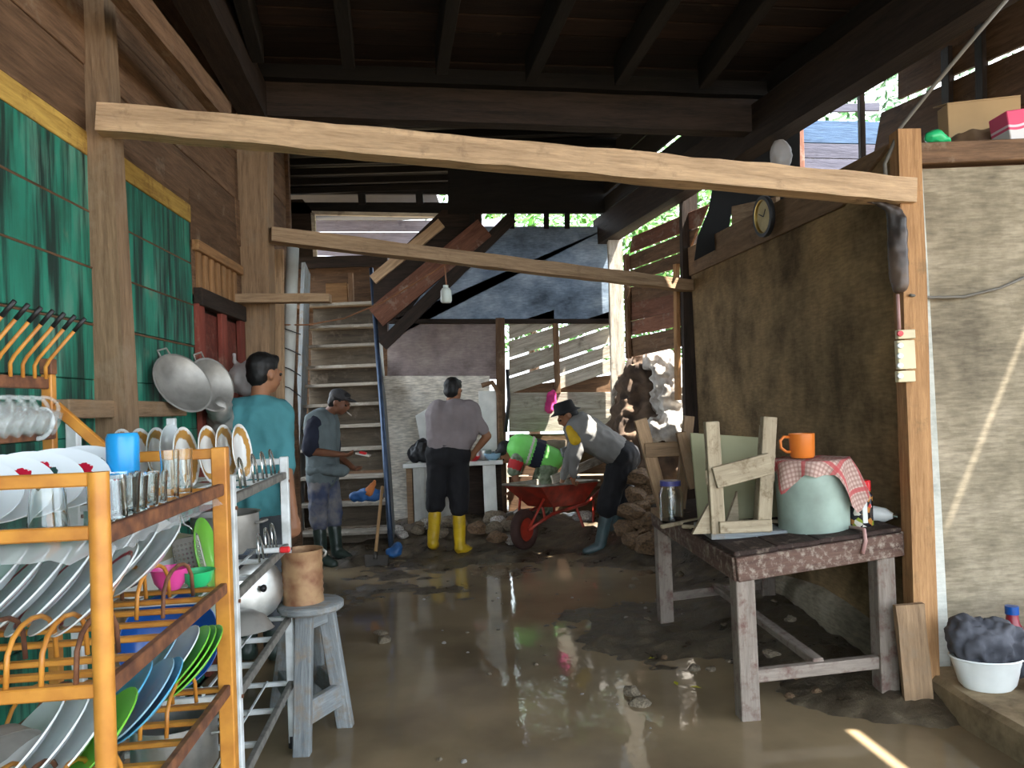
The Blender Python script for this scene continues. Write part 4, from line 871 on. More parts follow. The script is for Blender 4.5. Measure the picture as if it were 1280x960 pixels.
# ================================================================ stool with rusty tin on the left
def tinstool():
    c = PZ(388, 752, .605); t = thing('wooden_stool', 'muddy blue grey wooden stool with round seat beside the white rack', 'stool', (c.x, c.y, 0))
    MB().lathe([(1e-4, .57), (.13, .57), (.14, .58), (.14, .6), (.13, .607), (1e-4, .607)], 28, Matrix.Translation((c.x, c.y, 0))).build('seat', 'bluegrey_wood', t, smooth=2, world=True)
    ft = [PZ(377, 944), PZ(434, 906), PZ(345, 880), PZ(398, 872)]
    for f in ft:
        tpn = V((c.x + (f.x - c.x) * .45, c.y + (f.y - c.y) * .45, .575)); board('leg', f - V((0, 0, .06)), tpn, .07, .05, 'bluegrey_wood', up=(1, 0, 0), parent=t)
    def at(i, k): f = ft[i]; return f.lerp(V((c.x + (f.x - c.x) * .45, c.y + (f.y - c.y) * .45, .575)), k)
    for i, j in ((0, 1), (2, 3), (0, 2), (1, 3)): board('stretcher', at(i, .27) , at(j, .27), .10, .035, 'bluegrey_wood', parent=t); board('seat_bar', at(i, .92), at(j, .92), .07, .03, 'bluegrey_wood', parent=t)
    a = thing('tin_can', 'rusty ribbed tin can standing on the round stool', 'can', (c.x - .03, c.y, .607))
    prof = [(1e-4, 0), (.088, 0)]
    for k in range(12): prof += [(.088 if k % 2 else .084, .03 + k * .014)]
    prof += [(.088, .21), (.091, .225), (.086, .225), (.083, .20), (.083, .01), (1e-4, .01)]
    MB().lathe(prof, 30).build('body', 'rusty_tin', a, smooth=2); MB().tube([(.088, 0, .19), (.10, 0, .195), (.105, 0, .21), (.09, 0, .22)], .006, 6).build('ear', 'dull_metal', a, smooth=True)
tinstool()
# ================================================================ right edge: basin, plank, containers
board('loose_plank', PY(1149, 893, 3.40), PY(1136, 755, 3.40), .125, .03, 'post_timber', up=(1, 0, 0), label='short loose plank leaning against the orange brown post', cat='plank', seg=5, jit=.003)
c = V((1.965, 3.30, .135))
t = thing('white_basin', 'white oval plastic basin standing on the concrete step', 'basin', c, -.12)
MB().lathe([(1e-4, 0), (.085, 0), (.10, .02), (.125, .125), (.132, .13), (.126, .135), (.118, .12), (.09, .02), (1e-4, .015)], 36, sx=1.12, sy=.85).build('bowl', 'white_plastic', t, smooth=2)
for k in range(4): MB().lathe([(1e-4, -.001), (.012, -.001), (.012, .012)], 10, Matrix.Translation((.085 * math.cos(k * 1.57 + .78), .06 * math.sin(k * 1.57 + .78), 0))).build('foot', 'white_plastic', t)
organic('clothes_pile', [('e', c + V((-.02, .0, .17)), (.12, .10, .08)), ('e', c + V((-.06, .03, .22)), (.09, .08, .07)), ('e', c + V((.06, .02, .21)), (.10, .08, .07)), ('e', c + V((.13, -.02, .13)), (.05, .06, .10)), ('e', c + V((0, 0, .12)), (.10, .08, .05))], 'dark_cloth', voxel=.011, wr=.022, ws=17, label='crumpled dark clothes heaped in the white basin', cat='clothes')
def jug(loc, r, h, mat, capmat, label):
    t = thing('plastic_jug', label, 'jug', loc); MB().lathe([(1e-4, 0), (r, 0), (r * 1.05, .02), (r * 1.05, h * .6), (r * .45, h * .85), (r * .4, h), (1e-4, h)], 22).build('body', mat, t, smooth=2); MB().lathe([(1e-4, h), (r * .48, h), (r * .46, h + .035), (1e-4, h + .037)], 16).build('cap', capmat, t, smooth=2)
jug((2.20, 3.48, .135), .06, .25, 'maroon_plastic', 'deep_blue_plastic', 'dark red bottle with blue cap against the concrete wall'); jug((2.34, 3.46, .135), .07, .28, 'maroon_plastic', 'deep_blue_plastic', 'taller dark red jug with blue cap beside the bottle')
jug((2.17, 3.26, .135), .05, .19, 'red_plastic', 'sky_plate', 'bright red bottle with pale cap beside the white basin')
bowl((2.14, 3.07, .20), .065, .06, 'cream_enamel', 'cream bowl lying on its side on the step', (-.4, -.9, .1))
# ================================================================ things fixed to post, partition and beams
t = thing('switch_panel', 'cream electric switch boxes fixed to the orange brown post', 'switch', PY(1129, 445, 3.42))
for k, (a, b) in enumerate(((412, 424), (425, 462), (463, 478))):
    p, q = PY(1131, a, 3.43), PY(1132, b, 3.43); MB().box((p + q) / 2, (.078, .03, (p - q).length - .003)).build('switch_box', 'cream_switch', t, bevel=.003, world=True)
for k, y in enumerate((417, 432, 445, 457, 470)): MB().lathe([(1e-4, 0), (.014, 0), (.012, .012), (1e-4, .013)], 14, place(PY(1125, y, 3.413), (-.2, -1, 0))).build('knob', 'red_plastic' if k == 0 else 'white_plastic', t, smooth=2, world=True)
organic('black_plastic_sheet', [('c', PY(1113, 268, 3.46), PY(1119, 352, 3.46), .02, .022), ('c', PY(1095, 252, 3.47), PY(1122, 266, 3.45), .016, .026), ('c', PY(1126, 272, 3.44), PY(1128, 358, 3.44), .024, .03), ('c', PY(1120, 300, 3.45), PY(1122, 362, 3.45), .028, .024), ('c', PY(1070, 250, 3.48), PY(1098, 254, 3.47), .008, .014)], 'black_sheet', voxel=.012, wr=.006, ws=14, label='black plastic sheet wrapped round the top of the orange brown post', cat='sheet')
MB().tube([PY(1138, 369, 3.44), PY(1165, 372, 3.56), PY(1205, 371, 3.57), PY(1250, 360, 3.57), PY(1295, 340, 3.57)], .007, 8).build('electric_cable', 'cable_grey', smooth=True, label='thin cable running from the post across the grey concrete wall', cat='cable')
MB().tube([PY(1122, 368, 3.44), PY(1123, 390, 3.43), PY(1124, 412, 3.43)], .008, 8).build('electric_cable', 'pink_tube', smooth=True, label='reddish cable feeding the cream switch boxes', cat='cable')
MB().tube([PY(1108, 232, 3.5), PY(1106, 205, 3.5), PY(1112, 192, 3.5), PY(1125, 160, 3.5), PY(1165, 110, 3.4), PY(1215, 50, 3.3), PY(1262, -5, 3.2)], .009, 8).build('electric_cable', 'cable_grey', smooth=True, label='grey cable rising from the corner post to the roof', cat='cable')
p = PL(971, 270, RWALL); t = thing('wall_clock', 'round wall clock with dark rim hung on the partition beam', 'clock', M=place(p + V((-.07, 0, 0)), (-1, -.12, -.05)))
MB().ring([(.108, 0), (.108, .03), (.13, .03), (.133, .015), (.13, 0)], 36).build('rim', 'black_rubber', t, smooth=2); MB().ring([(.098, .012), (.1, .028), (.108, .03), (.108, .012)], 36).build('bezel', 'brass', t, smooth=2)
MB().lathe([(1e-4, .005), (.1, .005), (.1, .014), (1e-4, .014)], 36).build('face', 'clock_face', t); MB().bar((0, 0, .017), (.035, .04, .017), .006, .003).build('hand', 'black_rubber', t); MB().bar((0, 0, .019), (-.06, .03, .019), .005, .003).build('hand', 'black_rubber', t)
organic('plastic_bag', [('e', PY(976, 195, 5.3), (.08, .05, .11)), ('c', PY(974, 178, 5.3), PY(972, 160, 5.3), .03, .012)], 'bag_film', voxel=.014, wr=.008, ws=18, label='limp grey plastic bag hanging from the eave beam', cat='bag')
poly('dark_loft_tarp', (V((0, 6.1, 0)), V((0, -1, 0))), [(897, 200), (1000, 138), (1000, 262), (930, 258), (914, 268), (908, 305), (868, 326), (872, 296), (886, 262)], .012, 'tarp_loft_dark', label='torn black tarp widened to stand for the unlit loft above the partition', cat='tarp')  # tarp spread wide, its black also stands for the unlit loft interior
plank('pale_board', RWALL, [(911, 258), (966, 246), (966, 268), (911, 284)], .03, 'pale_timber', off=-.02, label='short pale board above the partition beam beside the clock', cat='board')
t = thing('cardboard_box', 'flat brown cardboard box lying on the concrete room', 'box', PY(1230, 180, 4.1), .2)
q = [PY(1184, 130, 4.15), PY(1276, 120, 4.15), PY(1274, 168, 4.15), PY(1186, 172, 4.15)]; q[2].z = q[3].z = 2.482; MB().prism(q, (0, .10, 0)).build('body', 'cardboard', t, world=True, bevel=.003); MB().prism([q[0], q[1], q[1] + V((0, .14, .03)), q[0] + V((0, .14, .03))], (0, 0, .006)).build('flap', 'cardboard', t, world=True)
organic('brown_sack', [('c', PY(1200, 180, 3.95), PY(1285, 172, 3.95), .05, .08), ('c', PY(1190, 186, 3.9), PY(1290, 184, 3.9), .025, .035), ('c', PY(1205, 200, 3.95), PY(1285, 196, 3.95), .10, .11), ('c', PY(1205, 215, 3.95), PY(1285, 210, 3.95), .09, .10)], 'brown_sack', voxel=.02, wr=.02, ws=10, label='brown sacking in front of the cardboard box', cat='sack')
def carton():
    m, tt, b = nodes('pink_carton'); L = tt.links.new; tc = N(tt, 'ShaderNodeTexCoord'); sp = N(tt, 'ShaderNodeSeparateXYZ'); L(tc.outputs['Object'], sp.inputs[0])
    w_ = N(tt, 'ShaderNodeMath', operation='SINE'); a = N(tt, 'ShaderNodeMath', operation='MULTIPLY'); a.inputs[1].default_value = 26; L(sp.outputs[0], a.inputs[0]); L(a.outputs[0], w_.inputs[0])
    s = N(tt, 'ShaderNodeMath', operation='MULTIPLY_ADD'); s.inputs[1].default_value = -.012; L(w_.outputs[0], s.inputs[0]); L(sp.outputs[2], s.inputs[2])
    k = N(tt, 'ShaderNodeMath', operation='MULTIPLY_ADD'); k.inputs[1].default_value = 5; k.inputs[2].default_value = .5; L(s.outputs[0], k.inputs[0])
    r = ramp(tt, [(0, lin('#d9d4d2')), (.42, lin('#d9d4d2')), (.5, lin('#d8436a')), (.56, lin('#e8c9d0')), (.62, lin('#d8436a'))]); r.color_ramp.interpolation = 'CONSTANT'; L(k.outputs[0], r.inputs[0]); L(r.outputs[0], b.inputs['Base Color'])
carton()
c = PY(1275, 163, 3.72); MB().box((0, 0, 0), (.2, .14, .17)).build('printed_carton', 'pink_carton', None, bevel=.004, M=Matrix.Translation(c) @ Matrix.Rotation(-.1, 4, 'Y'), label='pink and white printed carton on the concrete wall', cat='box')
organic('green_rag', [('e', PY(1168, 172, 3.68), (.05, .04, .03)), ('e', PY(1176, 176, 3.68), (.05, .04, .02))], 'green_plastic', voxel=.01, wr=.01, ws=25, label='small green rag on the plate of the concrete wall', cat='rag')
# ================================================================ stairs and the back of the house
plain('pvc_white', '#cfd2cc', .5, 0, .12, 5)
plain('blue_steel', '#46566e', .4, .5, .15, 12)
plain('lamp_white', '#d9e6e2', .3, 0, .04)
plain('wire_orange', '#9a6a4a', .6)
plain('barrow_red', '#b23a28', .45, .1, .2, 9, h2='#7c2f25')
plain('barrow_inside', '#a8a39a', .5, .3, .25, 7, h2='#7d6f5c')
plain('tyre', '#4a2f28', .8, 0, .2, 9)
plain('ribbed_white', '#e3e3dc', .5, 0, .1, 6)
plain('shovel_wood', '#b08a5e', .7, 0, .12)
plain('shovel_steel', '#57524c', .5, .5, .2)
plain('blue_bag', '#2d63a0', .5, 0, .2)
plain('orange_cloth', '#c9773e', .8, 0, .12)
plain('pink_cloth', '#d1377f', .8, 0, .1)
plain('rock', '#8a7c68', .85, 0, .25, 6, bump=.5)
plain('rock_brown', '#7c6146', .85, 0, .3, 6, bump=.5)
plain('plaster_chunk', '#cfc9c1', .9, 0, .2, 7, bump=.8, h2='#8f857b')
plain('earth', '#6a5645', .95, 0, .3, 6, bump=.8, h2='#3d3129')
plain('black_bag', '#202226', .4, 0, .2)
plain('yellow_leaf', '#c8c02e', .6)
plain('charcoal', '#302c2a', .8, 0, .2)
def stairs():
    ys = [668, 632, 598, 563, 534, 507, 482, 459, 433, 409, 381]
    t = thing('wooden_stairs', 'steep wooden stairs with muddy treads rising behind the person in the cap', 'stairs', PY(430, 690, 7.45))
    pl_, pr_ = [], []
    for k, y in enumerate(ys):
        f = k / 10; Y = 7.50 + .16 * k; a, b = PY(372 + 14 * f, y, Y), PY(486 - 20 * f, y - 2, Y)
        zc = (a.z + b.z) / 2; a.z = b.z = zc; pl_.append(a); pr_.append(b)
        board('tread', a + V((0, .09, 0)), b + V((0, .09, 0)), .035, .22, 'stair_tread', parent=t)
        board('riser', a + V((0, .19, -.13)), b + V((0, .19, -.13)), .22, .02, 'riser_wood', parent=t)
    board('stringer', pl_[0] + V((-.03, .04, -.35)), pl_[-1] + V((-.03, .04, .45)), .24, .045, 'bluegrey_wood', up=(0, -1, .3), parent=t, seg=6, jit=.003)
    board('stringer', pr_[0] + V((.03, .04, -.35)), pr_[-1] + V((.03, .04, .10)), .24, .045, 'bluegrey_wood', up=(0, -1, .3), parent=t, seg=6, jit=.003)
    MB().tube([PY(490, 700, 7.30), PY(478, 520, 7.95), PY(464, 336, 8.95)], .026, 10).build('handrail_pole', 'blue_steel', t, smooth=True, world=True)
stairs()
# landing with a box
LZ = PY(420, 379, 9.25).z
board('landing', V((-2.85, 9.42, LZ - .03)), V((-1.35, 9.42, LZ - .03)), .05, .42, 'brown_plank', label='plank landing at the top of the steep stairs', cat='landing')
MB().box((0, 0, .13), (.26, .16, .26)).build('wooden_box', 'orange_timber', None, bevel=.004, M=Matrix.Translation(V((PY(421, 370, 9.35).x, 9.42, LZ))), label='small plain box standing on the landing', cat='box')
p = PY(438, 370, 9.3); board('landing_post', V((p.x, 9.36, LZ)), V((p.x, 9.36, LZ + .38)), .06, .05, 'brown_plank', up=(1, 0, 0), label='short post beside the box on the landing', cat='post')
board('landing_rail', V((-2.7, 9.3, LZ + .52)), V((-1.45, 9.3, LZ + .50)), .14, .04, 'dark_timber', label='dark rail above the landing of the stairs', cat='rail')
MB().tube([PY(366, 310, 6.1), PY(362, 420, 6.1), PY(356, 560, 6.1), PY(354, 700, 6.1)], .050, 14).build('drain_pipe', 'pvc_white', smooth=True, label='white plastic pipe standing beside the stairs', cat='pipe')
board('pale_plank', PY(348, 312, 5.8), PY(350, 690, 5.8), .08, .03, 'pale_timber', up=(1, 0, 0), label='narrow pale plank beside the white pipe', cat='plank', seg=5, jit=.003)
for k in range(4): MB().tube([PY(347, 408 + 24 * k, 5.98), PY(362, 413 + 24 * k, 6.03), PY(376, 418 + 26 * k, 6.06)], .004, 6).build('tie_wire', 'black_rubber', smooth=True, label='dark wire tied round the white pipe', cat='wire', group='wires round the white pipe')
# hanging lamp and cable
t = thing('hanging_lamp', 'pale plastic lamp hanging by a cord from the pale beam', 'lamp', PY(558, 336, 5.93))
MB().tube([PY(556, 332, 5.93), PY(557, 345, 5.93), PY(558, 357, 5.93)], .006, 6).build('cord', 'wire_orange', t, smooth=True, world=True)
c = PY(558, 379, 5.93); MB().lathe([(1e-4, 0), (.036, .004), (.044, .02), (.042, .095), (.03, .115), (.02, .12), (.02, .14), (1e-4, .142)], 20, Matrix.Translation(c)).build('bulb', 'lamp_white', t, smooth=2, world=True)
MB().tube([PY(356, 406, 6.03), PY(385, 406, 6.15), PY(430, 398, 6.3), PY(480, 377, 6.2), PY(525, 350, 6.0), PY(557, 330, 5.92)], .006, 6).build('lamp_cable', 'wire_orange', smooth=True, label='thin brownish cable strung from the white pipe to the lamp', cat='cable')
# ---------------------------------------------------------------- wheelbarrow
def barrow():
    fw = V((-.6, -.8, 0)).normalized(); ang = math.atan2(fw.y, fw.x)
    t = thing('wheelbarrow', 'red wheelbarrow with dented grey tray standing in the mud', 'wheelbarrow', M=Matrix.Translation((.36, 7.68, .05)) @ Matrix.Rotation(ang, 4, 'Z'))
    top = [(.52, .22, .60), (.52, -.22, .60), (-.38, -.32, .56), (-.38, .32, .56)]; bot = [(.22, .15, .36), (.22, -.15, .36), (-.24, -.20, .34), (-.24, .20, .34)]
    o = MB(); o.add([V(p) for p in top + bot], [(0, 1, 5, 4), (1, 2, 6, 5), (2, 3, 7, 6), (3, 0, 4, 7), (4, 5, 6, 7)]).build('tray', 'barrow_red', t)
    i = MB(); sc = lambda p: V((p[0] * .96, p[1] * .95, p[2] + .008)); i.add([sc(p) for p in top + bot], [(1, 0, 4, 5), (2, 1, 5, 6), (3, 2, 6, 7), (0, 3, 7, 4), (7, 6, 5, 4)]).build('tray_inside', 'barrow_inside', t)
    MB().tube([V(p) for p in top] + [V(top[0])], .012, 8).build('rim', 'barrow_inside', t, smooth=True)
    MB().ring([(.11, -.035), (.16, -.045), (.185, -.03), (.19, 0), (.185, .03), (.16, .045), (.11, .035)], 28, Matrix.Translation((.50, 0, .185)) @ Matrix.Rotation(math.pi / 2, 4, 'X')).build('tyre', 'tyre', t, smooth=True)
    MB().lathe([(1e-4, -.03), (.115, -.025), (.115, .025), (1e-4, .03)], 20, Matrix.Translation((.50, 0, .185)) @ Matrix.Rotation(math.pi / 2, 4, 'X')).build('wheel_hub', 'barrow_red', t, smooth=2)
    for s in (-1, 1):
        MB().tube([(.52, s * .06, .185), (.25, s * .15, .30), (-.25, s * .22, .34), (-.62, s * .27, .50), (-.85, s * .28, .52)], .017, 8).build('handle', 'barrow_red', t, smooth=True)
        MB().tube([(-.10, s * .20, .33), (-.22, s * .24, .02), (-.34, s * .24, .02), (-.38, s * .24, .36)], .014, 8).build('leg', 'barrow_red', t, smooth=True)
        MB().tube([(.52, s * .06, .185), (.36, s * .14, .46)], .013, 8).build('brace', 'barrow_red', t, smooth=True)
        MB().tube([(-.83, s * .28, .52), (-.95, s * .28, .525)], .021, 8).build('grip', 'black_rubber', t, smooth=True)
    MB().tube([(-.34, -.24, .06), (-.34, .24, .06)], .012, 8).build('cross_bar', 'barrow_red', t, smooth=True)
barrow()
# ---------------------------------------------------------------- shovel
t = thing('shovel', 'shovel with wooden handle leaning against the stairs', 'shovel', PZ(470, 716, .02))
MB().tube([PY(478, 608, 7.36), PY(473, 655, 7.2), PY(469, 697, 7.05)], .015, 10).build('handle', 'shovel_wood', t, smooth=True, world=True)
q = [PY(455, 693, 7.06), PY(486, 694, 7.06), PY(484, 712, 7.0), PY(470, 720, 6.98), PY(457, 711, 7.0)]
MB().prism(q, (0, .012, 0)).build('blade', 'shovel_steel', t, bevel=.003, world=True)
MB().tube([PY(469, 699, 7.045), PY(470, 690, 7.075)], .02, 10).build('socket', 'shovel_steel', t, smooth=True, world=True)
# ---------------------------------------------------------------- white counter
def counter():
    Y = 8.05; a = PY(512, 645, Y); z0 = .12; z1 = PY(560, 578, Y).z; x0, x1 = PY(508, 600, Y).x, PY(626, 600, Y).x
    t = thing('kitchen_counter', 'low white counter with ribbed side panels in front of the whitewashed wall', 'counter', ((x0 + x1) / 2, Y + .2, z0))
    MB().box(((x0 + x1) / 2, Y + .2, z1 - .02), (x1 - x0 + .06, .48, .045)).build('worktop', 'ribbed_white', t, bevel=.005, world=True)
    def panel(xa, xb):
        p = MB().box(((xa + xb) / 2, Y + .02, (z0 + z1) / 2), (xb - xa, .03, z1 - z0 - .05)).build('panel', 'ribbed_white', t, world=True)
        n = max(3, int((xb - xa) / .04))
        for k in range(n): MB().bar((xa + (k + .5) * (xb - xa) / n, Y, z0), (xa + (k + .5) * (xb - xa) / n, Y, z1 - .05), .018, .02, V((0, 1, 0))).build('rib', 'ribbed_white', p, world=True)
    panel(x0 + .07, PY(548, 600, Y).x + .12); panel(PY(604, 600, Y).x, x1 - .05)
    MB().box((x0 + .03, Y + .02, (z0 + z1) / 2), (.06, .05, z1 - z0 - .04)).build('corner_post', 'post_timber', t, world=True); MB().box(((x0 + x1) / 2, Y + .38, (z0 + z1) / 2), (x1 - x0, .03, z1 - z0 - .05)).build('back_panel', 'dark_timber', t, world=True)
    return z1
ZC = counter()
def on(px, Y, dz=0): p = PY(px, 575, Y); p.z = ZC + .003 + dz; return p
organic('black_bag', [('e', on(520, 8.15, .10), (.09, .08, .10)), ('e', on(528, 8.15, .17), (.08, .07, .08)), ('e', on(533, 8.15, .06), (.10, .08, .07))], 'black_bag', voxel=.016, wr=.015, ws=12, label='black bag slumped on the left end of the white counter', cat='bag')
pot(on(575, 8.25), .12, .13, 'dull_metal', 'grey pot standing on the white counter'); pot(on(604, 8.2), .09, .10, 'aluminium', 'small aluminium pot beside the grey pot on the counter')
bowl(on(616, 8.12), .10, .07, 'porcelain_blue', 'pale blue bowl on the right end of the white counter'); bowl(on(592, 8.05), .07, .05, 'red_plastic', 'small red bowl at the front of the white counter')
q = [PY(519, 520, 8.4), PY(543, 505, 8.4), PY(552, 560, 8.3), PY(530, 564, 8.3)]; q[2].z = q[3].z = ZC + .004; MB().prism(q, (0, .02, 0)).build('plywood_sheet', 'ribbed_white', bevel=.003, label='tilted pale panel behind the counter', cat='panel')
MB().box(PY(612, 528, 8.5), (.22, .03, .70)).build('plywood_sheet', 'ribbed_white', bevel=.004, label='upright whitish panel beside the slim post', cat='panel')
MB().tube([PY(602, 482, 8.4), PY(615, 478, 8.4), PY(623, 490, 8.4), PY(625, 520, 8.4), PY(626, 560, 8.4)], .028, 8).build('bent_branch', 'brown_plank', smooth=True, label='bent brown branch standing behind the counter', cat='branch')
MB().tube([PY(634, 462, 8.4), PY(636, 500, 8.35), PY(632, 540, 8.3)], .02, 8).build('black_strap', 'black_rubber', smooth=True, label='dark strap hanging beside the slim post', cat='strap')
organic('pink_cloth', [('c', PL(688, 492, BACK) + V((0, -.06, 0)), PL(686, 512, BACK) + V((0, -.06, 0)), .035, .05), ('c', PL(692, 490, BACK) + V((0, -.06, 0)), PL(692, 506, BACK) + V((0, -.06, 0)), .025, .03)], 'pink_cloth', voxel=.014, wr=.012, ws=16, label='pink cloth hanging on the pale plank wall', cat='cloth')
organic('blue_bag', [('e', PY(492, 690, 7.2), (.07, .06, .05)), ('e', PY(497, 684, 7.2), (.05, .05, .05))], 'blue_bag', voxel=.012, wr=.012, ws=18, label='crumpled blue bag at the foot of the stair pole', cat='bag')
organic('tool_bag', [('c', PY(443, 621, 7.45), PY(472, 619, 7.45), .05, .055), ('e', PY(460, 615, 7.45), (.09, .06, .04))], 'blue_bag', voxel=.014, wr=.012, ws=16, label='blue bag lying on the stairs beside the person in the cap', cat='bag')
organic('orange_rag', [('c', PY(462, 615, 7.42), PY(468, 602, 7.42), .05, .02)], 'orange_cloth', voxel=.012, wr=.01, ws=18, label='orange rag sticking out of the blue bag on the stairs', cat='rag')
# ---------------------------------------------------------------- rubble
def rockmesh(seed, mat):
    bm = bmesh.new(); bmesh.ops.create_icosphere(bm, subdivisions=2, radius=1)
    for v in bm.verts: v.co *= 1 + .32 * noise.noise(v.co * 1.4 + V((seed * 7.1, 0, 0))) ; v.co.z *= .72
    me = bpy.data.meshes.new('rock'); bm.to_mesh(me); bm.free(); me.materials.append(MATS[mat]); return me
RK = [rockmesh(i, m) for i, m in enumerate(('rock', 'rock_brown', 'plaster_chunk', 'rock_brown', 'rock'))]
def rocks(pts, smin, smax, label, group, kinds):
    for k, p in enumerate(pts):
        s = random.uniform(smin, smax); M = Matrix.Translation(p) @ Matrix.Rotation(random.uniform(0, 6), 4, 'Z') @ Matrix.Rotation(random.uniform(-.4, .4), 4, 'X') @ Matrix.Diagonal((s * random.uniform(.9, 1.4), s, s, 1))
        link('rock', RK[kinds[k % len(kinds)]], None, False, M, label, 'rock', group)
def ground(x, y, dz=0): return V((x, y, max(0, mudh(x, y)) + dz))
rocks([PY(x, y, Y) for x, y, Y in ((792, 676, 6.75), (806, 668, 6.8), (798, 655, 6.9), (814, 650, 6.9), (790, 640, 6.95), (806, 634, 7.0), (818, 628, 7.0), (795, 620, 7.05), (810, 612, 7.1), (820, 606, 7.1), (802, 598, 7.15), (782, 660, 6.9), (812, 680, 6.6), (824, 665, 6.8))], .09, .135, 'brown stone in the pile between the table and the person in the black hat', 'stones piled by the partition', (1, 3))
rocks([ground(random.uniform(-1.25, -.55), random.uniform(7.65, 7.95), .03) for k in range(12)], .05, .10, 'pale rubble lump in front of the white counter', 'rubble before the counter', (2, 0))
rocks([ground(random.uniform(-.45, .05), random.uniform(7.5, 7.95), .03) for k in range(12)], .05, .11, 'grey stone lying between the counter and the wheelbarrow', 'stones beside the wheelbarrow', (0, 1, 2))
rocks([ground(random.uniform(.55, 1.35), random.uniform(7.9, 8.4), .03) for k in range(10)], .06, .12, 'stone in the mud below the pale plank wall', 'stones below the plank wall', (1, 0, 2))
rocks([ground(random.uniform(.75, 1.6), random.uniform(3.6, 6.6), 0) for k in range(26)], .015, .04, 'small stone in the mud around the table legs', 'small stones round the table', (0, 1, 4))
rocks([ground(random.uniform(-.9, 1.1), random.uniform(2.9, 6.8), 0) for k in range(44)], .006, .016, 'tiny stone showing above the brown water', 'tiny stones in the water', (2, 0, 4))
rocks([PZ(480, 800, .01), PZ(476, 792, .0), PZ(790, 865, .01), PZ(800, 880, 0)], .03, .05, 'muddy clod rising from the water', 'clods in the water', (0, 4))
for k, (x, y) in enumerate(((815, 823), (845, 855), (870, 860))): MB().add([(-.03, 0, .004), (0, -.012, .006), (.035, 0, .003), (0, .012, .006)], [(0, 1, 2, 3)]).build('fallen_leaf', 'yellow_leaf', None, M=Matrix.Translation(PZ(x, y, .004)) @ Matrix.Rotation(.6 + k, 4, 'Z'), label='small yellow leaf floating on the brown water', cat='leaf', group='floating leaves')
# landslide of earth and broken plaster pressing through the wall
def mnd(px, py, Y, r): return ('e', PY(px, py, Y), r)
organic('earth_mound', [mnd(812, 600, 8.0, (.42, .45, .55)), mnd(805, 545, 8.05, (.30, .4, .5)), mnd(800, 500, 8.15, (.22, .35, .38)), mnd(790, 560, 7.95, (.22, .3, .4)), mnd(835, 560, 7.9, (.3, .4, .5)), mnd(805, 475, 8.25, (.18, .3, .28))], 'earth', voxel=.026, smooth=1, wr=.085, ws=6, label='dark heap of slipped earth behind the person in the black hat', cat='earth mound')
organic('plaster_debris', [mnd(838, 500, 7.65, (.16, .2, .26)), mnd(832, 465, 7.75, (.14, .18, .20)), mnd(842, 535, 7.55, (.16, .2, .22)), mnd(824, 540, 7.6, (.12, .15, .16)), mnd(846, 480, 7.6, (.10, .15, .28)), mnd(818, 452, 7.85, (.10, .12, .10))], 'plaster_chunk', voxel=.02, smooth=1, wr=.06, ws=9, label='sunlit white heap of broken plaster by the dark post', cat='rubble heap')
organic('sandbag', [('c', PY(690, 560, 8.2), PY(706, 562, 8.2), .10, .10)], 'rock', voxel=.03, wr=.02, ws=6, label='grey sack of stones behind the crouching person', cat='sack')
for k, (a, b) in enumerate((((702, 566, 7.9), (748, 548, 8.2)), ((690, 600, 7.9), (760, 570, 8.25)), ((700, 622, 7.8), (765, 610, 8.2)))): board('broken_board', PY(*a), PY(*b), .09, .03, ('bluegrey_wood', 'grey_plank', 'brown_plank')[k], label=('bluish broken board behind the person in the black hat', 'pale broken board across the debris', 'brown broken board low in the debris')[k], cat='board')
# ================================================================ people
plain('skin', '#9a6a4c', .55, 0, .06, 9)
plain('skin_dark', '#7d523b', .55, 0, .06, 9)
plain('hair', '#080606', .6, 0, .1)
plain('eye', '#120e0c', .2)
plain('teal_shirt', '#4a8b92', .9, 0, .1, 5, bump=.7)
plain('grey_tee', '#6a7678', .9, 0, .12, 7, bump=.7)
plain('navy_cloth', '#23283a', .9, 0, .15, 7, bump=.7)
plain('muddy_jeans', '#414a63', .9, 0, .3, 8, h2='#7c7978', bump=.7)
plain('mauve_grey', '#8f8485', .85, 0, .08, 6, bump=.7)
plain('grey_shirt', '#83817e', .85, 0, .08, 6, bump=.7)
plain('black_trousers', '#17171c', .85, 0, .12, 6, bump=.7)
plain('yellow_boot', '#d9b31f', .4, 0, .12, 6, h2='#b08f2a')
plain('green_boot', '#2f3d36', .4, 0, .15, 6)
plain('teal_boot', '#4f6468', .4, 0, .12, 6, h2='#45504f')
plain('hi_vis', '#7fe06a', .6, 0, .06, 6, bump=.7)
plain('camo', '#8d9a83', .85, 0, .3, 18, h2='#56654a', bump=.7)
plain('black_hat', '#121215', .8, 0, .1)
plain('dark_cap', '#3d3c3e', .8, 0, .15)
plain('yellow_patch', '#e0b51c', .7)
plain('red_glove', '#c4282b', .7)
plain('paper', '#d8d2c8', .8)
plain('grey_trousers', '#4a4d52', .9, 0, .15, bump=.7)
def C(a, b, r0, r1): return ('c', a, b, r0, r1)
def basis(fwd, up=ZUP):
    f = V(fwd).normalized(); u = V(up); u = (u - f * u.dot(f)).normalized(); s = f.cross(u); return Matrix((s, f, u)).transposed()
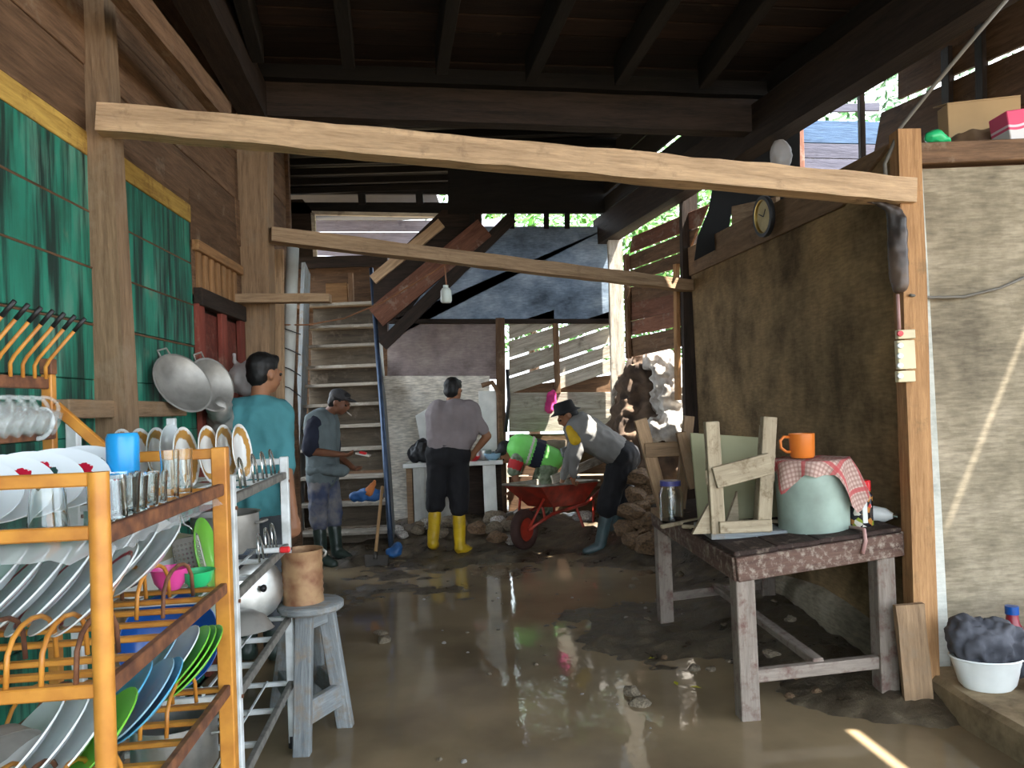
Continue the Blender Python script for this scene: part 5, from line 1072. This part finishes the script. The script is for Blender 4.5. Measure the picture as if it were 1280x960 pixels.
def headshapes(c, fwd, neck):
    B = basis(fwd); c = V(c); f = lambda x, y, z: c + B @ V((x, y, z))
    s = [('e', f(0, -.012, .025), (.073, .092, .088), B), ('e', f(0, .022, -.03), (.06, .07, .078), B), C(f(0, .05, -.085), f(0, .062, -.07), .026, .024), ('e', f(0, .098, -.02), (.013, .02, .026), B), ('e', f(0, .09, .012), (.05, .016, .014), B),
         ('e', f(.074, -.005, -.01), (.011, .02, .032), B), ('e', f(-.074, -.005, -.01), (.011, .02, .032), B), C(f(-.018, .085, -.058), f(.018, .085, -.058), .009, .009), C(f(0, -.02, -.05), neck, .052, .056)]
    eyes = [(f(x, .084, .0), .011) for x in (-.03, .03)]
    hair = [('e', f(0, -.022, .045), (.082, .094, .082), B), ('e', f(0, -.05, -.01), (.074, .058, .07), B), ('e', f(0, .045, .085), (.055, .04, .03), B)]
    return s, eyes, hair, f, B
def handshapes(wr, d, pn, curl=.6, k=1.0):
    d = V(d).normalized(); pn = (V(pn) - d * V(pn).dot(d)).normalized(); sd = d.cross(pn)
    pc = wr + d * .05 * k; s = [('e', pc, (.017 * k, .04 * k, .05 * k), Matrix((pn, sd, d)).transposed()), C(wr - d * .01, pc, .026, .024)]
    for i, (o, l) in enumerate(((-.028, .062), (-.0095, .072), (.0095, .068), (.028, .052))):
        p0 = wr + d * .085 * k + sd * o * k; d1 = (d * math.cos(curl) + pn * math.sin(curl)); d2 = (d * math.cos(curl * 2.2) + pn * math.sin(curl * 2.2))
        p1 = p0 + d1 * l * .5 * k; p2 = p1 + d2 * l * .5 * k; s += [C(p0 - d * .02, p1, .0095, .0088), C(p1, p2, .0088, .0078)]
    b0 = wr + d * .035 * k - sd * .034 * k; t1 = b0 + (d * .6 - sd * .7 + pn * .35).normalized() * .038 * k; t2 = t1 + (d * .85 - sd * .1 + pn * .5).normalized() * .03 * k
    return s + [C(b0 + sd * .012, t1, .0125, .0105), C(t1, t2, .0105, .009)]
def torso(sl, sr, hl, hr, r, inner=0):
    m0 = (sl + sr) / 2; m1 = (hl + hr) / 2; i = inner
    return [C(sl, sr, r * .62 - i, r * .62 - i), C(sl.lerp(sr, .15), hl, r * .95 - i, r * .88 - i), C(sr.lerp(sl, .15), hr, r * .95 - i, r * .88 - i), C(m0, m1, r * 1.08 - i, r * .95 - i)]
def boot(name, top, ankle, toe, mat, par):
    sh = [C(top, ankle, .064, .054), C(ankle, toe, .052, .042), C(ankle + V((0, 0, -.005)), ankle.lerp(toe, .5), .058, .052)]
    o = organic(name, sh, mat, par, voxel=.011, smooth=4, wr=.004, ws=14)
    MB().tube([top + (top - ankle).normalized() * .055, top + (top - ankle).normalized() * .068], [.064, .066], 16).build('cuff', mat, o, smooth=2, world=True)
    return o
def person(label, base, J, shirt, trousers, boots, skin='skin', sleeve=.95, sleeve_long=False, hairmat='hair', legw=.085, tr=.15, facing=(0, 1, 0), curlR=.6, curlL=.6, wr=.008, shirt_extra=(), trouser_end=.62, sleevemat=None, armw=1.0, tuck=0):
    """J: world joints hd nk sl sr hl hr el er wl wr kl kr al ar tl tr"""
    t = thing('person', label, 'person', base); j = J
    hs, eyes, hair, f, B = headshapes(j['hd'], facing, j['nk'])
    hips = (j['hl'] + j['hr']) / 2; fl = (j['wl'] - j['el']).normalized(); fr = (j['wr'] - j['er']).normalized()
    pnl = j.get('pnl', V((0, 0, -1))); pnr = j.get('pnr', V((0, 0, -1)))
    body = hs + torso(j['sl'], j['sr'], j['hl'], j['hr'], tr, .025) + [C(j['nk'], (j['sl'] + j['sr']) / 2, .056, .08)]
    for a, b, c_ in (('sl', 'el', 'wl'), ('sr', 'er', 'wr')): body += [C(j[a], j[b], .052 * armw, .043), C(j[b], j[c_], .043, .029)]
    for a, b, c_, d in (('hl', 'kl', 'al', 'tl'), ('hr', 'kr', 'ar', 'tr')): body += [C(j[a], j[b], .075, .052), C(j[b], j[c_], .05, .038), C(j[c_], j[d], .036, .03)]
    body += handshapes(j['wl'], fl, pnl, curlL) + handshapes(j['wr'], fr, pnr, curlR)
    bo = organic('body', body, skin, t, voxel=.0095, smooth=3)
    for p, r in eyes: MB().lathe([(max(1e-4, r * math.sin(math.pi * i / 6)), -r * math.cos(math.pi * i / 6)) for i in range(7)], 10, Matrix.Translation(p)).build('eye', 'eye', t, smooth=True, world=True)
    if hairmat: organic('hair', hair, hairmat, t, voxel=.010, smooth=3, wr=.004, ws=40)
    up_ = ((j['sl'] + j['sr']) / 2 - hips).normalized() * tuck
    sh = torso(j['sl'], j['sr'], j['hl'] + up_ * 1.6, j['hr'] + up_ * 1.6, tr) + [C(j['nk'].lerp((j['sl'] + j['sr']) / 2, .55), (j['sl'] + j['sr']) / 2, .066, .09)] + list(shirt_extra)
    arms = []
    for a, b, c_ in (('sl', 'el', 'wl'), ('sr', 'er', 'wr')):
        arms += [C(j[a], j[a].lerp(j[b], sleeve), .07 * armw, .060 * armw)]
        if sleeve_long: arms += [C(j[b], j[b].lerp(j[c_], .93), .056, .043)]
    organic('shirt', sh + (arms if not sleevemat else []), shirt, t, voxel=.012, smooth=4, wr=wr, ws=8)
    if sleevemat:
        h = len(arms) // 2
        for part in (arms[:h], arms[h:]): organic('sleeve', [(q[0], q[1], q[2], q[3] * 1.12, q[4] * 1.12) for q in part], sleevemat, t, voxel=.012, smooth=4, wr=wr, ws=9)
    tq = [C(j['hl'], j['hr'], .105, .105), C(hips, hips + V((0, 0, .03)), .12, .12)]
    if tuck: tq += [C(j['hl'] + up_ * .2, j['hr'] + up_ * .2, tr * .93, tr * .93), C(hips + up_ * .1, hips + up_ * .5, tr * 1.0, tr * 1.0)]
    for a, b, c_ in (('hl', 'kl', 'al'), ('hr', 'kr', 'ar')): tq += [C(j[a], j[b], legw * 1.15, legw * .95), C(j[b], j[b].lerp(j[c_], trouser_end), legw * .95, legw * .9)]
    organic('trousers', tq, trousers, t, voxel=.012, smooth=4, wr=wr * 1.2, ws=8)
    for c_, d, b in (('al', 'tl', 'kl'), ('ar', 'tr', 'kr')): boot('boot', j[c_].lerp(j[b], .62), j[c_], j[d], boots, t)
    return t, f, B
def wrap(par, base, name, p0, axis, a, b, off, mat):
    """a band of cloth lying on a garment between two cuts across it"""
    src = [o for o in par.children if o.name.startswith(base)][-1].data; L2 = axis.length_squared
    nn = [x.vector.copy() for x in src.vertex_normals]; idx = {}; vs = []; fs = []
    for f in src.polygons:
        if a <= (f.center - p0).dot(axis) / L2 <= b:
            q = []
            for i in f.vertices:
                if i not in idx: idx[i] = len(vs); vs.append(src.vertices[i].co + nn[i] * off)
                q.append(idx[i])
            fs.append(q)
    if fs: mb = MB(); mb.add(vs, fs); return mb.build(name, mat, par, smooth=True, world=True)
def joints(Y, **k):
    out = {}
    for n, v in k.items(): out[n] = V(v) if n.startswith('pn') else PY(v[0], v[1], Y + (v[2] if len(v) > 2 else 0))
    return out
# man in teal shirt behind the white rack
Y = 4.45
J = joints(Y, hd=(331, 467), nk=(325, 497), sl=(298, 522), sr=(349, 524), hl=(307, 628), hr=(337, 628), el=(292, 592, .05), wl=(312, 628, .28), er=(357, 594, -.10), wr=(366, 642, -.16), kl=(309, 725, .02), kr=(340, 725, .02), al=(309, 812), ar=(342, 812), tl=(314, 818, .14), tr=(348, 818, .14), pnl=(.5, .6, 0), pnr=(-.6, .6, 0))
pa, f, B = person('person in a teal t-shirt seen from behind beside the white dish rack', PY(325, 826, Y), J, 'teal_shirt', 'grey_trousers', 'green_boot', facing=(.62, .78, -.05), tr=.135, sleeve=.82, wr=.014)
MB().tube([PY(362, 648, Y - .13), PY(366, 666, Y - .15)], .009, 8).build('small_chisel', 'pvc_white', smooth=True, label='short pale tool handle held by the person in teal', cat='tool')
# man with cap in front of the stairs
Y = 7.22
J = joints(Y, hd=(424, 503), nk=(410, 517, .02), sl=(411, 528, .15), sr=(394, 528, -.13), hl=(410, 598, .08), hr=(399, 598, -.08), el=(417, 565, .2), wl=(438, 582, .06), er=(388, 564, -.18), wr=(424, 568, -.22), kl=(416, 640, .08), kr=(398, 642, -.08), al=(421, 690, .08), ar=(402, 698, -.08), tl=(436, 697, .03), tr=(417, 705, -.14), pnl=(0, 0, 1), pnr=(0, .3, 1))
pe, f, B = person('person in a dark cap and muddy blue trousers standing before the stairs smoking', PY(410, 706, Y), J, 'grey_tee', 'muddy_jeans', 'green_boot', skin='skin_dark', facing=(.92, -.18, -.36), sleevemat='navy_cloth', sleeve=.9, tr=.128, legw=.092, armw=1.15, trouser_end=.2, wr=.012)
o = organic('cap', [('e', f(0, -.015, .065), (.086, .10, .062), B), ('e', f(0, .10, .055), (.07, .065, .012), B)], 'dark_cap', pe, voxel=.01, smooth=3)
MB().tube([f(.012, .105, -.058), f(.02, .165, -.075)], .006, 8).build('cigarette', 'paper', smooth=True, label='cigarette in the mouth of the person in the dark cap', cat='cigarette')
organic('waist_pack', [C(PY(388, 588, 7.08), PY(430, 588, 7.05), .05, .055)], 'grey_tee', pe, voxel=.014, wr=.012, ws=14)
MB().box(PY(454, 568, 7.0), (.13, .09, .018), Matrix.Rotation(.25, 3, 'Y')).build('cigarette_packet', 'paper', bevel=.004, label='red and white packet held out by the person in the cap', cat='packet')
MB().box(PY(454, 566, 6.99), (.06, .07, .02), Matrix.Rotation(.25, 3, 'Y')).build('packet_band', 'red_plastic', bpy.data.objects['cigarette_packet'], world=True)
# man with yellow boots, back turned
Y = 7.32
J = joints(Y, hd=(567, 488), nk=(564, 507), sl=(543, 517), sr=(591, 518), hl=(550, 570), hr=(571, 570), el=(543, 548, .2), wl=(562, 562, .42), er=(609, 545, .02), wr=(594, 564, .06), kl=(545, 620, .04), kr=(573, 622), al=(541, 678, .05), ar=(575, 684), tl=(544, 684, .24), tr=(590, 690, .06), pnl=(0, 0, -1), pnr=(-.3, 1, 0))
pb, f, B = person('person in a grey shirt, black trousers and yellow rubber boots at the counter', PY(560, 694, Y), J, 'mauve_grey', 'black_trousers', 'yellow_boot', facing=(.45, .88, -.12), tr=.150, sleeve=.72, legw=.105, trouser_end=.2, wr=.010, tuck=.07, shirt_extra=[C(PY(552, 542, Y), PY(580, 542, Y), .142, .135)])
_h = (J['hl'] + J['hr']) / 2; wrap(pb, 'trousers', 'belt', _h, V((0, 0, 1)), .10, .145, .008, 'dark_cap')
# bending man in black hat
Y = 7.30
J = joints(Y, hd=(709, 519, -.02), nk=(721, 524), sl=(727, 537, .19), sr=(726, 537, -.17), hl=(782, 570, .10), hr=(779, 571, -.10), el=(712, 572, .22), wl=(704, 598, .26), er=(719, 570, -.20), wr=(717, 594, -.12), kl=(776, 618, .10), kr=(762, 620, -.08), al=(768, 676, .12), ar=(750, 684, -.08), tl=(752, 683, .14), tr=(733, 689, -.10), pnl=(1, 0, 0), pnr=(1, .3, 0))
pc, f, B = person('person in a black bucket hat bending over the wheelbarrow', PY(760, 696, Y), J, 'grey_shirt', 'black_trousers', 'teal_boot', facing=(-.85, -.05, -.55), tr=.155, sleeve_long=True, sleeve=1, legw=.112, trouser_end=.25, wr=.011, tuck=.05, curlL=1, curlR=1)
Mh = Matrix.Translation(f(0, -.005, .04)) @ basis((-.93, -.05, -.25)).to_4x4()
MB().lathe([(.132, -.012), (.134, -.008), (.10, .012), (.094, .02), (.084, .085), (.07, .098), (1e-4, .10)], 32, Mh, sx=1, sy=1.12).build('hat', 'black_hat', pc, smooth=2, world=True)
organic('collar_patch', [C(PY(712, 536, Y - .19), PY(719, 550, Y - .22), .04, .055)], 'yellow_patch', pc, voxel=.012, wr=.006)
# crouching person in green vest
Y = 8.2
J = joints(Y, hd=(634, 566, -.05), nk=(643, 560), sl=(652, 560, .17), sr=(650, 561, -.17), hl=(690, 572, .10), hr=(687, 573, -.10), el=(645, 588, .2), wl=(640, 612, .2), er=(642, 588, -.2), wr=(647, 606, -.22), kl=(676, 612, .1), kr=(673, 612, -.12), al=(688, 652, .1), ar=(684, 654, -.12), tl=(672, 656, .1), tr=(666, 660, -.14), pnl=(0, .3, 0), pnr=(1, .3, 0))
pd, f, B = person('person in a bright green safety vest crouching behind the wheelbarrow', PY(680, 668, Y), J, 'hi_vis', 'camo', 'green_boot', facing=(-.6, -.1, -.8), tr=.15, sleevemat='camo', sleeve=1, trouser_end=.5, wr=.007, legw=.10)
ax = ((J['hl'] + J['hr']) / 2 - (J['sl'] + J['sr']) / 2)
wrap(pd, 'shirt', 'vest_band', (J['sl'] + J['sr']) / 2, ax, .40, .72, .008, 'navy_cloth'); wrap(pd, 'shirt', 'reflective_stripe', (J['sl'] + J['sr']) / 2, ax, .26, .33, .008, 'paper')
wrap(pd, 'sleeve', 'arm_band', J['sr'], J['er'] - J['sr'], .55, .95, .008, 'red_glove')
